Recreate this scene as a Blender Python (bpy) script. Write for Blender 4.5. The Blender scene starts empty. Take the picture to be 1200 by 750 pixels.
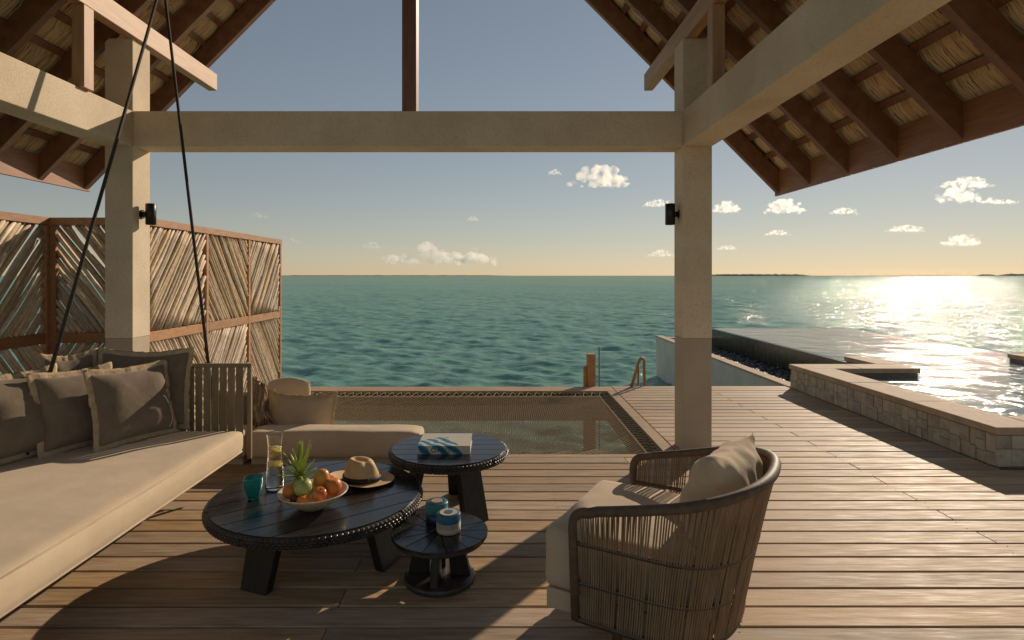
import bpy, bmesh, math, random
import numpy as np
from mathutils import Vector, Matrix, noise
random.seed(7)
rng = np.random.default_rng(7)
scene = bpy.context.scene
COL = scene.collection
R = math.radians
PI = math.pi

# ------------------------------------------------------------------ camera
cam_d = bpy.data.cameras.new('camera')
cam = bpy.data.objects.new('camera', cam_d); COL.objects.link(cam)
cam.location = (0, 0, 1.6); cam.rotation_euler = (R(90), 0, 0)
cam_d.sensor_width = 36.0
cam_d.lens = 36.0 * 680 / 1200
cam_d.shift_x = 15 / 1200
cam_d.shift_y = -52 / 1200
cam_d.clip_start = 0.05; cam_d.clip_end = 200000
scene.camera = cam

# ------------------------------------------------------------------ light
SUN_AZ, SUN_EL = 37.0, 23.5
world = bpy.data.worlds.new('World'); scene.world = world; world.use_nodes = True
wn = world.node_tree
bg = wn.nodes['Background']
sky = wn.nodes.new('ShaderNodeTexSky'); sky.sky_type = 'NISHITA'; sky.sun_disc = False
sky.sun_elevation = R(SUN_EL); sky.sun_rotation = R(SUN_AZ)
sky.air_density = 1.0; sky.dust_density = 0.06; sky.ozone_density = 1.5
tint = wn.nodes.new('ShaderNodeMix'); tint.data_type = 'RGBA'; tint.blend_type = 'MULTIPLY'
tint.inputs[0].default_value = 1.0
tint.inputs[7].default_value = (1.0, 0.87, 0.74, 1)
tint.inputs[7].default_value = (.1, .1 * .94, .1 * .87, 1)
soft = wn.nodes.new('ShaderNodeGamma'); soft.inputs[1].default_value = 0.66      # compresses the brightness range: a flatter sky than the clear model
gain = wn.nodes.new('ShaderNodeMix'); gain.data_type = 'RGBA'; gain.blend_type = 'MULTIPLY'; gain.inputs[0].default_value = 1.0
gain.inputs[7].default_value = (4.45, 4.14, 3.98, 1)
wn.links.new(sky.outputs[0], tint.inputs[6]); wn.links.new(tint.outputs[2], soft.inputs[0])
wn.links.new(soft.outputs[0], gain.inputs[6]); wn.links.new(gain.outputs[2], bg.inputs[0])
bg.inputs[1].default_value = 0.10
sun_d = bpy.data.lights.new('sun', 'SUN'); sun_d.energy = 2.85; sun_d.angle = R(0.53)
sun_d.color = (1.0, 0.82, 0.625)
sun = bpy.data.objects.new('sun', sun_d); COL.objects.link(sun)
S = Vector((math.sin(R(SUN_AZ)) * math.cos(R(SUN_EL)), math.cos(R(SUN_AZ)) * math.cos(R(SUN_EL)), math.sin(R(SUN_EL))))
sun.rotation_euler = S.to_track_quat('Z', 'Y').to_euler(); sun.location = S * 30
scene.view_settings.view_transform = 'Standard'; scene.view_settings.look = 'None'
scene.view_settings.exposure = 0.46; scene.view_settings.gamma = 1.0
scene.render.engine = 'CYCLES'
scene.cycles.use_denoising = True
scene.cycles.max_bounces = 16; scene.cycles.diffuse_bounces = 8; scene.cycles.volume_bounces = 14
scene.cycles.transparent_max_bounces = 8
scene.cycles.sample_clamp_indirect = 40.0

# ------------------------------------------------------------------ helpers
def link(o):
    COL.objects.link(o); return o

def tag(o, label=None, cat=None, group=None, kind=None):
    if label: o['label'] = label
    if cat: o['category'] = cat
    if group: o['group'] = group
    if kind: o['kind'] = kind
    return o

def empty(name, loc, label=None, cat=None, group=None, kind=None):
    o = bpy.data.objects.new(name, None); o.location = loc; o.empty_display_size = 0.1
    link(o); return tag(o, label, cat, group, kind)

def origin_of(p):
    v = Vector(p.location)
    while p.parent:
        p = p.parent
    return v

WORLD_LOC = {}
def mobj(name, V, F, mat, parent=None, smooth=False, origin=None):
    """V in world coordinates; the object's origin goes to the bbox centre (or origin)."""
    V = np.asarray(V, dtype=np.float64).reshape(-1, 3)
    c = (V.min(0) + V.max(0)) / 2 if origin is None else np.asarray(origin, float)
    me = bpy.data.meshes.new(name)
    W = (V - c)
    if isinstance(F, np.ndarray):
        n, k = F.shape
        me.vertices.add(len(W)); me.vertices.foreach_set('co', W.astype(np.float32).ravel())
        me.loops.add(n * k); me.loops.foreach_set('vertex_index', F.astype(np.int32).ravel())
        me.polygons.add(n); me.polygons.foreach_set('loop_start', np.arange(0, n * k, k, dtype=np.int32))
        me.polygons.foreach_set('loop_total', np.full(n, k, dtype=np.int32))
        me.update(calc_edges=True)
    else:
        me.from_pydata(W.tolist(), [], F)
    if smooth:
        me.polygons.foreach_set('use_smooth', [True] * len(me.polygons))
    me.update()
    if mat: me.materials.append(mat)
    o = bpy.data.objects.new(name, me); link(o)
    place(o, c, parent)
    return o

def place(o, c, parent):
    WORLD_LOC[o.name] = Vector(c)
    if parent:
        o.parent = parent
        pl = WORLD_LOC.get(parent.name, Vector(parent.location))
        o.location = Vector(c) - pl
    else:
        o.location = Vector(c)

class G:
    """collects pieces into one mesh"""
    def __init__(s): s.V = []; s.F = []
    def add(s, V, F):
        b = len(s.V); s.V += [tuple(v) for v in V]; s.F += [tuple(i + b for i in f) for f in F]; return s
    def build(s, name, mat, parent=None, smooth=False):
        return mobj(name, s.V, s.F, mat, parent, smooth)

def box_vf(x0, x1, y0, y1, z0, z1):
    V = [(x0, y0, z0), (x1, y0, z0), (x1, y1, z0), (x0, y1, z0), (x0, y0, z1), (x1, y0, z1), (x1, y1, z1), (x0, y1, z1)]
    F = [(0, 3, 2, 1), (4, 5, 6, 7), (0, 1, 5, 4), (1, 2, 6, 5), (2, 3, 7, 6), (3, 0, 4, 7)]
    return V, F

def bevel_vf(V, F, w, seg=1):
    bm = bmesh.new()
    vs = [bm.verts.new(v) for v in V]
    for f in F: bm.faces.new([vs[i] for i in f])
    bm.normal_update()
    bmesh.ops.bevel(bm, geom=list(bm.edges), offset=w, segments=seg, profile=0.5, affect='EDGES', clamp_overlap=True)
    bm.verts.index_update()
    V2 = [tuple(v.co) for v in bm.verts]; F2 = [tuple(v.index for v in f.verts) for f in bm.faces]
    bm.free(); return V2, F2

def box(name, x0, x1, y0, y1, z0, z1, mat, parent=None, bev=0.0, seg=1):
    V, F = box_vf(x0, x1, y0, y1, z0, z1)
    if bev: V, F = bevel_vf(V, F, bev, seg)
    return mobj(name, V, F, mat, parent)

def prism_vf(poly, y0, y1, axis='y'):
    """poly: list of (a, b) extruded along an axis. axis y: (x,z); axis x: (y,z); axis z: (x,y)"""
    n = len(poly)
    def pt(a, b, t):
        return {'y': (a, t, b), 'x': (t, a, b), 'z': (a, b, t)}[axis]
    V = [pt(a, b, y0) for a, b in poly] + [pt(a, b, y1) for a, b in poly]
    F = [tuple(range(n)), tuple(range(2 * n - 1, n - 1, -1))]
    for i in range(n):
        j = (i + 1) % n
        F.append((i, i + n, j + n, j))
    bm = bmesh.new(); vs = [bm.verts.new(v) for v in V]
    for f in F: bm.faces.new([vs[i] for i in f])
    bmesh.ops.recalc_face_normals(bm, faces=bm.faces)
    bm.verts.index_update()
    F = [tuple(v.index for v in f.verts) for f in bm.faces]; bm.free()
    return V, F

def tube_vf(pts, radii, n=8, closed=False, flat=None):
    pts = [Vector(p) for p in pts]; m = len(pts)
    if not hasattr(radii, '__len__'): radii = [radii] * m
    V = []; F = []
    up = None
    for i, p in enumerate(pts):
        if closed: t = pts[(i + 1) % m] - pts[i - 1]
        else: t = pts[min(i + 1, m - 1)] - pts[max(i - 1, 0)]
        if t.length < 1e-9: t = Vector((0, 0, 1))
        t.normalize()
        if up is None:
            up = Vector((0, 0, 1)) if abs(t.z) < 0.9 else Vector((1, 0, 0))
        a = t.cross(up)
        if a.length < 1e-6: a = t.cross(Vector((0, 1, 0.1)))
        a.normalize(); b = a.cross(t); b.normalize(); up = b
        for k in range(n):
            an = 2 * PI * k / n
            sa, sb = (1, 1) if flat is None else flat
            V.append(p + a * (math.cos(an) * radii[i] * sa) + b * (math.sin(an) * radii[i] * sb))
    for i in range(m if closed else m - 1):
        j = (i + 1) % m
        for k in range(n):
            l = (k + 1) % n
            F.append((i * n + k, i * n + l, j * n + l, j * n + k))
    if not closed:
        F.append(tuple(range(n - 1, -1, -1))); F.append(tuple(range((m - 1) * n, m * n)))
    return [tuple(v) for v in V], F

def tube(name, pts, r, mat, parent=None, n=8, closed=False, smooth=True, flat=None):
    V, F = tube_vf(pts, r, n, closed, flat)
    return mobj(name, V, F, mat, parent, smooth)

def lathe_vf(prof, cx, cy, n=32):
    """prof: list of (r, z) bottom to top; ends with r = 0 close"""
    V = []; F = []; rows = []
    for r, z in prof:
        if r < 1e-6:
            rows.append([len(V)]); V.append((cx, cy, z))
        else:
            rows.append(list(range(len(V), len(V) + n)))
            V += [(cx + r * math.cos(2 * PI * k / n), cy + r * math.sin(2 * PI * k / n), z) for k in range(n)]
    for a, b in zip(rows[:-1], rows[1:]):
        for k in range(n):
            l = (k + 1) % n
            if len(a) == 1 and len(b) == 1: continue
            if len(a) == 1: F.append((a[0], b[l], b[k]))
            elif len(b) == 1: F.append((a[k], a[l], b[0]))
            else: F.append((a[k], a[l], b[l], b[k]))
    return V, F

def lathe(name, prof, cx, cy, mat, parent=None, n=32, smooth=True):
    V, F = lathe_vf(prof, cx, cy, n)
    return mobj(name, V, F, mat, parent, smooth)

def cushion_vf(x0, x1, y0, y1, z0, z1, r, n=14, crown=0.0, wob=0.0, seed=0, T=None, nz=5):
    """rounded box with a slightly crowned top"""
    hx, hy, hz = (x1 - x0) / 2, (y1 - y0) / 2, (z1 - z0) / 2
    c = Vector(((x0 + x1) / 2, (y0 + y1) / 2, (z0 + z1) / 2))
    idx = {}; V = []; F = []
    r = min(r, hx, hy, hz)
    def par(i, m):
        t = -1 + 2 * i / m
        return math.copysign(abs(t) ** 0.75, t)     # denser near the edges
    def vert(i, j, k):
        key = (i, j, k)
        if key in idx: return idx[key]
        u, v, w = par(i, n), par(j, n), par(k, nz)
        p = Vector((u * hx, v * hy, w * hz))
        q = Vector((max(-hx + r, min(hx - r, p.x)), max(-hy + r, min(hy - r, p.y)), max(-hz + r, min(hz - r, p.z))))
        d = p - q
        if d.length > 1e-9: p = q + d.normalized() * min(r, r)
        p.z += crown * (1 - u * u) * (1 - v * v) * (0.5 + 0.5 * w)
        p.x += crown * .5 * u * (1 - w * w) * (1 - v * v); p.y += crown * .5 * v * (1 - w * w) * (1 - u * u)
        p += c
        if wob:
            nv = noise.noise_vector(p * 4.0 + Vector((seed, seed * 2, 0))) * wob + noise.noise_vector(p * 12.0 + Vector((seed, 0, seed))) * (wob * .35)
            p += nv
        if T: p = T(p)
        idx[key] = len(V); V.append(tuple(p)); return idx[key]
    for i in range(n):
        for j in range(n):
            F.append((vert(i, j, 0), vert(i, j + 1, 0), vert(i + 1, j + 1, 0), vert(i + 1, j, 0)))
            F.append((vert(i, j, nz), vert(i + 1, j, nz), vert(i + 1, j + 1, nz), vert(i, j + 1, nz)))
    for k in range(nz):
        for i in range(n):
            F.append((vert(i, 0, k), vert(i + 1, 0, k), vert(i + 1, 0, k + 1), vert(i, 0, k + 1)))
            F.append((vert(i, n, k), vert(i, n, k + 1), vert(i + 1, n, k + 1), vert(i + 1, n, k)))
            F.append((vert(0, i, k), vert(0, i, k + 1), vert(0, i + 1, k + 1), vert(0, i + 1, k)))
            F.append((vert(n, i, k), vert(n, i + 1, k), vert(n, i + 1, k + 1), vert(n, i, k + 1)))
    return V, F

# ------------------------------------------------------------------ materials
def nd(t, kind, **kw):
    n = t.nodes.new(kind)
    for k, v in kw.items(): setattr(n, k, v)
    return n

def M(name, c1, c2=None, rough=0.6, scale=6.0, stretch=(1, 1, 1), bump=0.0, bscale=None, bdist=0.01, rand=0.0,
      metal=0.0, spec=0.5, detail=6.0, c3=None, s3=40.0, w3=0.5, sheen=0.0, ramp=(0.35, 0.65), randhue=0.0, coat=0.0, roughvar=0.0):
    m = bpy.data.materials.new(name); m.use_nodes = True; t = m.node_tree; L = t.links
    p = t.nodes['Principled BSDF']
    p.inputs['Roughness'].default_value = rough; p.inputs['Metallic'].default_value = metal
    p.inputs['Specular IOR Level'].default_value = spec
    if sheen: p.inputs['Sheen Weight'].default_value = sheen
    if coat: p.inputs['Coat Weight'].default_value = coat
    c2 = c2 or c1
    c1, c2, c3 = [(c[0] * 1.02, c[1] * .955, c[2] * .87) if c else None for c in (c1, c2, c3)]      # warm tint puts the brown tone of the shade into every base colour
    tc = nd(t, 'ShaderNodeTexCoord'); oi = nd(t, 'ShaderNodeObjectInfo')
    mul = nd(t, 'ShaderNodeMath', operation='MULTIPLY'); mul.inputs[1].default_value = 37.0
    L.new(oi.outputs['Random'], mul.inputs[0])
    add = nd(t, 'ShaderNodeVectorMath', operation='ADD')
    L.new(tc.outputs['Object'], add.inputs[0]); L.new(mul.outputs[0], add.inputs[1])
    mp = nd(t, 'ShaderNodeMapping'); mp.inputs['Scale'].default_value = stretch
    L.new(add.outputs[0], mp.inputs['Vector'])
    nz = nd(t, 'ShaderNodeTexNoise'); nz.inputs['Scale'].default_value = scale; nz.inputs['Detail'].default_value = detail
    nz.inputs['Roughness'].default_value = 0.6
    L.new(mp.outputs[0], nz.inputs['Vector'])
    cr = nd(t, 'ShaderNodeValToRGB')
    cr.color_ramp.elements[0].position = ramp[0]; cr.color_ramp.elements[1].position = ramp[1]
    cr.color_ramp.elements[0].color = (*c1, 1); cr.color_ramp.elements[1].color = (*c2, 1)
    L.new(nz.outputs[0], cr.inputs[0])
    out = cr.outputs[0]
    if c3:
        n3 = nd(t, 'ShaderNodeTexNoise'); n3.inputs['Scale'].default_value = s3; n3.inputs['Detail'].default_value = 3
        L.new(mp.outputs[0], n3.inputs['Vector'])
        r3 = nd(t, 'ShaderNodeMapRange'); r3.inputs[1].default_value = 0.52; r3.inputs[2].default_value = 0.7
        r3.inputs[3].default_value = 0; r3.inputs[4].default_value = w3
        L.new(n3.outputs[0], r3.inputs[0])
        mx = nd(t, 'ShaderNodeMix', data_type='RGBA'); mx.inputs[7].default_value = (*c3, 1)
        L.new(r3.outputs[0], mx.inputs[0]); L.new(out, mx.inputs[6]); out = mx.outputs[2]
    if rand or randhue:
        hs = nd(t, 'ShaderNodeHueSaturation')
        mr = nd(t, 'ShaderNodeMapRange'); mr.inputs[3].default_value = 1 - rand; mr.inputs[4].default_value = 1 + rand
        L.new(oi.outputs['Random'], mr.inputs[0]); L.new(mr.outputs[0], hs.inputs['Value'])
        if randhue:
            m2 = nd(t, 'ShaderNodeMath', operation='MULTIPLY'); m2.inputs[1].default_value = 7.31
            f2 = nd(t, 'ShaderNodeMath', operation='FRACT'); L.new(oi.outputs['Random'], m2.inputs[0]); L.new(m2.outputs[0], f2.inputs[0])
            mr2 = nd(t, 'ShaderNodeMapRange'); mr2.inputs[3].default_value = 1 - randhue; mr2.inputs[4].default_value = 1 + randhue * .5
            L.new(f2.outputs[0], mr2.inputs[0]); L.new(mr2.outputs[0], hs.inputs['Saturation'])
        L.new(out, hs.inputs['Color']); out = hs.outputs[0]
    L.new(out, p.inputs['Base Color'])
    if roughvar:
        rr = nd(t, 'ShaderNodeMapRange'); rr.inputs[1].default_value = .3; rr.inputs[2].default_value = .7
        rr.inputs[3].default_value = max(0.02, rough - roughvar); rr.inputs[4].default_value = rough + roughvar
        L.new(nz.outputs[0], rr.inputs[0]); L.new(rr.outputs[0], p.inputs['Roughness'])
    if bump:
        bn = nd(t, 'ShaderNodeTexNoise'); bn.inputs['Scale'].default_value = bscale or scale; bn.inputs['Detail'].default_value = 5
        L.new(mp.outputs[0], bn.inputs['Vector'])
        bp = nd(t, 'ShaderNodeBump'); bp.inputs['Strength'].default_value = bump; bp.inputs['Distance'].default_value = bdist
        L.new(bn.outputs[0], bp.inputs['Height']); L.new(bp.outputs[0], p.inputs['Normal'])
    return m

m_deck = M('deck_wood', (0.32, 0.23, 0.145), (0.53, 0.40, 0.265), rough=0.62, scale=3.2, ramp=(.3, .72), stretch=(1.3, 14, 14), bump=0.5, bscale=5, bdist=0.004,
           rand=0.2, randhue=0.22, c3=(0.24, 0.165, 0.10), s3=2.2, w3=0.55, spec=0.22, roughvar=.1)
m_joist = M('joist_wood', (0.13, 0.085, 0.05), (0.2, 0.13, 0.08), rough=0.8, scale=8)
m_teakY = M('red_hardwood', (0.27, 0.125, 0.06), (0.37, 0.185, 0.095), rough=0.5, scale=3, stretch=(14, 1.2, 14), bump=0.25, bscale=4, bdist=0.003, rand=0.12)
m_rafter = M('rafter_hardwood', (0.17, 0.085, 0.048), (0.25, 0.13, 0.076), rough=0.48, scale=3, stretch=(3, 16, 3), bump=0.2, bscale=4, bdist=0.003, rand=0.15)
m_pale = M('pale_hardwood', (0.38, 0.225, 0.115), (0.52, 0.325, 0.18), rough=0.55, scale=2.5, stretch=(14, 1.1, 14), bump=0.25, bscale=4, bdist=0.003, c3=(0.28, 0.14, 0.07), s3=3, w3=.4)
m_post = M('post_hardwood', (0.38, 0.22, 0.115), (0.52, 0.32, 0.18), rough=0.55, scale=2.5, stretch=(14, 14, 1.1), bump=0.25, bscale=4, bdist=0.003)
m_king = M('king_post_hardwood', (0.17, 0.075, 0.04), (0.26, 0.12, 0.065), rough=0.4, scale=2.5, stretch=(14, 14, 1.1), bump=0.2, bscale=4, bdist=0.003)
m_frame = M('screen_frame_wood', (0.32, 0.165, 0.075), (0.45, 0.24, 0.115), rough=0.5, scale=3, stretch=(9, 3, 9), bump=0.2, bscale=4, bdist=0.003, rand=0.12)
m_stick = M('driftwood_stick', (0.50, 0.42, 0.315), (0.68, 0.585, 0.46), rough=0.75, scale=5, stretch=(3, 3, 3), bump=0.6, bscale=14, bdist=0.004, rand=0.3, randhue=0.3,
            c3=(0.26, 0.19, 0.13), s3=9, w3=.3)
m_stucco = M('cream_stucco', (0.64, 0.565, 0.45), (0.79, 0.71, 0.58), rough=0.85, scale=1.6, bump=0.75, bscale=130, bdist=0.003,
             c3=(0.46, 0.385, 0.285), s3=85, w3=.55, spec=.25)
m_plinth = M('grey_stucco', (0.47, 0.415, 0.335), (0.53, 0.475, 0.39), rough=0.85, scale=3, bump=0.5, bscale=130, bdist=0.003, spec=.25)
m_white = M('white_render', (0.56, 0.56, 0.54), (0.66, 0.66, 0.64), rough=0.8, scale=2, bump=.2, bscale=60, bdist=.003)
m_straw = None
m_rope = M('black_rope', (0.03, 0.026, 0.024), (0.05, 0.045, 0.04), rough=0.8, scale=60, bump=.5, bscale=120, bdist=.003)
m_cush = M('beige_canvas', (0.55, 0.46, 0.345), (0.62, 0.525, 0.40), rough=0.9, scale=4, bump=0.25, bscale=9, bdist=.012, sheen=.15, spec=.2)
m_cush2 = M('tan_canvas', (0.52, 0.43, 0.315), (0.59, 0.495, 0.37), rough=0.9, scale=6, bump=0.4, bscale=10, bdist=.015, sheen=.15, spec=.2)
m_pil = M('charcoal_linen', (0.16, 0.134, 0.104), (0.215, 0.18, 0.142), rough=0.92, scale=7, bump=0.4, bscale=9, bdist=.02, sheen=.2, spec=.2)
m_trim = M('oatmeal_fray', (0.42, 0.34, 0.235), (0.55, 0.45, 0.32), rough=0.95, scale=25, bump=0.8, bscale=60, bdist=.006, spec=.15)
m_strap = M('olive_strap', (0.20, 0.16, 0.095), (0.27, 0.22, 0.14), rough=0.75, scale=20, stretch=(1, 1, .2), rand=.12, bump=.3, bscale=90, bdist=.002)
m_steel = M('bronze_metal', (0.085, 0.062, 0.045), (0.105, 0.078, 0.056), rough=0.4, scale=20, metal=0.3)
m_rail = M('wrapped_rail', (0.095, 0.066, 0.043), (0.15, 0.108, 0.07), rough=0.6, scale=30, bump=.3, bscale=90, bdist=.002)
m_cord = M('brown_cord', (0.22, 0.155, 0.095), (0.32, 0.235, 0.15), rough=0.75, scale=40, stretch=(1, 1, .1), bump=.3, bscale=150, bdist=.001)
m_black = M('black_wood', (0.012, 0.012, 0.013), (0.026, 0.025, 0.025), rough=0.22, scale=3, stretch=(2, 14, 14), bump=0.10, bscale=4, bdist=.001, spec=.55, roughvar=.07, rand=.2)
m_leg = M('black_leg_wood', (0.011, 0.010, 0.009), (0.022, 0.020, 0.018), rough=0.45, scale=6, stretch=(6, 6, 1), bump=.15, bscale=8, bdist=.002, spec=.4)
m_blackw = M('black_wedge_wood', (0.014, 0.014, 0.014), (0.03, 0.029, 0.028), rough=0.27, scale=14, bump=0.12, bscale=30, bdist=.001, spec=.5, roughvar=.1, rand=.3)
m_blackr = M('black_carved_rim', (0.03, 0.027, 0.024), (0.065, 0.058, 0.05), rough=0.38, scale=12, bump=.3, bscale=30, bdist=.002, spec=.5)
m_tile = M('pale_stone_tile', (0.36, 0.33, 0.27), (0.50, 0.465, 0.385), rough=0.75, scale=9, bump=.6, bscale=45, bdist=.003, rand=.15, randhue=.2, c3=(.24, .21, .165), s3=14, w3=.45)
m_grout = M('grout', (0.17, 0.145, 0.115), (0.22, 0.19, 0.15), rough=.9, scale=10)
m_coping = M('sandstone_coping', (0.41, 0.305, 0.205), (0.52, 0.405, 0.285), rough=0.8, scale=7, bump=.4, bscale=40, bdist=.003, rand=.08, c3=(.3, .22, .15), s3=25, w3=.4)
m_dark = M('dark_wet_tile', (0.028, 0.034, 0.026), (0.07, 0.08, 0.062), rough=.22, scale=5, stretch=(6, 6, .6), spec=.6, bump=.2, bscale=15, bdist=.004)
m_peb = M('black_pebble', (0.022, 0.02, 0.018), (0.055, 0.05, 0.045), rough=.4, scale=20)
m_lamp = M('black_lamp_metal', (0.02, 0.02, 0.02), (0.03, 0.03, 0.028), rough=.35, scale=8, metal=.4)
m_net = M('net_cord', (0.52, 0.43, 0.31), (0.62, 0.52, 0.39), rough=.9, scale=30)
m_lash = M('grey_lashing', (0.22, 0.185, 0.14), (0.30, 0.255, 0.195), rough=.9, scale=30)
m_isle = M('far_trees', (0.045, 0.052, 0.045), (0.07, 0.075, 0.06), rough=1.0, scale=.02)

def simple(name, col, rough=.4, trans=0.0, ior=1.45, spec=.5, sss=0.0):
    m = bpy.data.materials.new(name); m.use_nodes = True; p = m.node_tree.nodes['Principled BSDF']
    p.inputs['Base Color'].default_value = (*col, 1); p.inputs['Roughness'].default_value = rough
    p.inputs['Transmission Weight'].default_value = trans; p.inputs['IOR'].default_value = ior
    p.inputs['Specular IOR Level'].default_value = spec
    return m

# ---- straw: per straw colour comes from a colour attribute holding each straw's own tone
def straw_material():
    m = bpy.data.materials.new('thatch_straw'); m.use_nodes = True; t = m.node_tree; L = t.links
    p = t.nodes['Principled BSDF']; p.inputs['Roughness'].default_value = .85; p.inputs['Specular IOR Level'].default_value = .2
    at = nd(t, 'ShaderNodeAttribute', attribute_name='tone')
    cr = nd(t, 'ShaderNodeValToRGB')
    e = cr.color_ramp.elements
    e[0].position = 0; e[0].color = (0.50, 0.335, 0.185, 1); e[1].position = 1; e[1].color = (0.92, 0.75, 0.52, 1)
    k = e.new(.5); k.color = (0.84, 0.65, 0.40, 1)
    L.new(at.outputs['Fac'], cr.inputs[0]); L.new(cr.outputs[0], p.inputs['Base Color'])
    return m
m_straw = straw_material()
m_thatch = M('thatch_mass', (0.12, 0.085, 0.05), (0.26, 0.19, 0.115), rough=1, scale=6, stretch=(1, 10, 1), bump=1, bscale=20, bdist=.03)

# ------------------------------------------------------------------ sea
def water_material(name, col, rough, s1, b1, s2, b2, col2=None, s0=.05, fmax=.42, str1=(0.62, 1, 1)):
    """wind-roughened water: a lit water body below a rough reflection that waves keep well under a mirror's"""
    m = bpy.data.materials.new(name); m.use_nodes = True; t = m.node_tree; L = t.links
    t.nodes.remove(t.nodes['Principled BSDF'])
    tc = nd(t, 'ShaderNodeTexCoord')
    mp = nd(t, 'ShaderNodeMapping'); mp.inputs['Scale'].default_value = str1; mp.inputs['Rotation'].default_value = (0, 0, R(8))
    L.new(tc.outputs['Object'], mp.inputs['Vector'])
    n1 = nd(t, 'ShaderNodeTexNoise'); n1.inputs['Scale'].default_value = s1; n1.inputs['Detail'].default_value = 8; n1.inputs['Roughness'].default_value = .54; n1.inputs['Distortion'].default_value = .4
    n2 = nd(t, 'ShaderNodeTexNoise'); n2.inputs['Scale'].default_value = s2; n2.inputs['Detail'].default_value = 4
    L.new(mp.outputs[0], n1.inputs['Vector']); L.new(mp.outputs[0], n2.inputs['Vector'])
    bA = nd(t, 'ShaderNodeBump'); bA.inputs['Distance'].default_value = b1; bA.inputs['Strength'].default_value = 1
    bB = nd(t, 'ShaderNodeBump'); bB.inputs['Distance'].default_value = b2; bB.inputs['Strength'].default_value = 1
    L.new(n1.outputs[0], bA.inputs['Height']); L.new(n2.outputs[0], bB.inputs['Height']); L.new(bA.outputs[0], bB.inputs['Normal'])
    n0 = nd(t, 'ShaderNodeTexNoise'); n0.inputs['Scale'].default_value = s0; n0.inputs['Detail'].default_value = 3
    L.new(tc.outputs['Object'], n0.inputs['Vector'])
    mx = nd(t, 'ShaderNodeMix', data_type='RGBA'); mx.inputs[6].default_value = (*col, 1); mx.inputs[7].default_value = (*(col2 or col), 1)
    mr = nd(t, 'ShaderNodeMapRange'); mr.inputs[1].default_value = .4; mr.inputs[2].default_value = .62
    L.new(n0.outputs[0], mr.inputs[0]); L.new(mr.outputs[0], mx.inputs[0])
    df = nd(t, 'ShaderNodeBsdfDiffuse'); gl = nd(t, 'ShaderNodeBsdfGlossy'); gl.inputs['Roughness'].default_value = rough
    bD = nd(t, 'ShaderNodeBump'); bD.inputs['Distance'].default_value = b1; bD.inputs['Strength'].default_value = .45
    L.new(n1.outputs[0], bD.inputs['Height']); L.new(bD.outputs[0], df.inputs['Normal']); L.new(mx.outputs[2], df.inputs['Color']); L.new(bB.outputs[0], gl.inputs['Normal'])
    fr = nd(t, 'ShaderNodeFresnel'); fr.inputs['IOR'].default_value = 1.33; L.new(bB.outputs[0], fr.inputs['Normal'])
    mn = nd(t, 'ShaderNodeMath', operation='MINIMUM'); mn.inputs[1].default_value = fmax; L.new(fr.outputs[0], mn.inputs[0])
    ms = nd(t, 'ShaderNodeMixShader'); L.new(mn.outputs[0], ms.inputs[0]); L.new(df.outputs[0], ms.inputs[1]); L.new(gl.outputs[0], ms.inputs[2])
    L.new(ms.outputs[0], t.nodes['Material Output'].inputs['Surface'])
    return m
m_sea = water_material('lagoon_water', (0.15, 0.325, 0.26), .04, .7, .42, 6.0, .085, (0.18, 0.365, 0.29), .03, .30)

SEA_Z = -1.05
def build_sea():
    rad = [2.0]
    while rad[-1] < 1300: rad.append(rad[-1] + max(.08, .0055 * rad[-1]))
    while rad[-1] < 90000: rad.append(rad[-1] * 1.25)
    rad = np.array(rad)
    th = np.concatenate([np.linspace(-65, 65, 900), np.linspace(65, 295, 48)[1:-1]]) * PI / 180
    A, Rr = np.meshgrid(th, rad)
    X = Rr * np.sin(A); Y = Rr * np.cos(A)
    H = np.zeros_like(X)
    r2 = np.random.default_rng(3)
    for i in range(42):
        lam = 0.38 * (13 ** (i / 41.0))
        ang = R(200) + r2.normal(0, 0.62)
        k = 2 * PI / lam; a = 0.0095 * lam * (1.15 if lam < .9 else 1.15 * (.9 / lam) ** 1.05)
        ph = r2.uniform(0, 2 * PI)
        q = k * (X * math.sin(ang) + Y * math.cos(ang)) + ph
        q += 0.5 * np.sin(0.21 * X + i) + 0.4 * np.sin(.17 * Y + 2 * i)
        s = np.sin(q)
        local = np.clip(1.25 - Rr * .0055 / (lam * .42), 0, 1)     # a wave shorter than the grid fades out
        H += a * (s + 0.28 * s * s - .14) * local
    fade = np.clip((68 - np.abs(((A * 180 / PI + 180) % 360) - 180)) / 6, 0, 1) * np.clip((1250 - Rr) / 500, 0, 1)
    Z = SEA_Z + H * fade
    V = np.stack([X, Y, Z], -1).reshape(-1, 3)
    nr, nc = X.shape
    i = np.arange(nr - 1)[:, None]; j = np.arange(nc)[None, :]; jn = (j + 1) % nc
    F = np.stack([i * nc + j, (i + 1) * nc + j, (i + 1) * nc + jn, i * nc + jn], -1).reshape(-1, 4)[:, ::-1]
    o = mobj('sea', V, np.ascontiguousarray(F), m_sea, None, True, origin=(0, 0, SEA_Z))
    tag(o, kind='structure')
build_sea()

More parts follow.
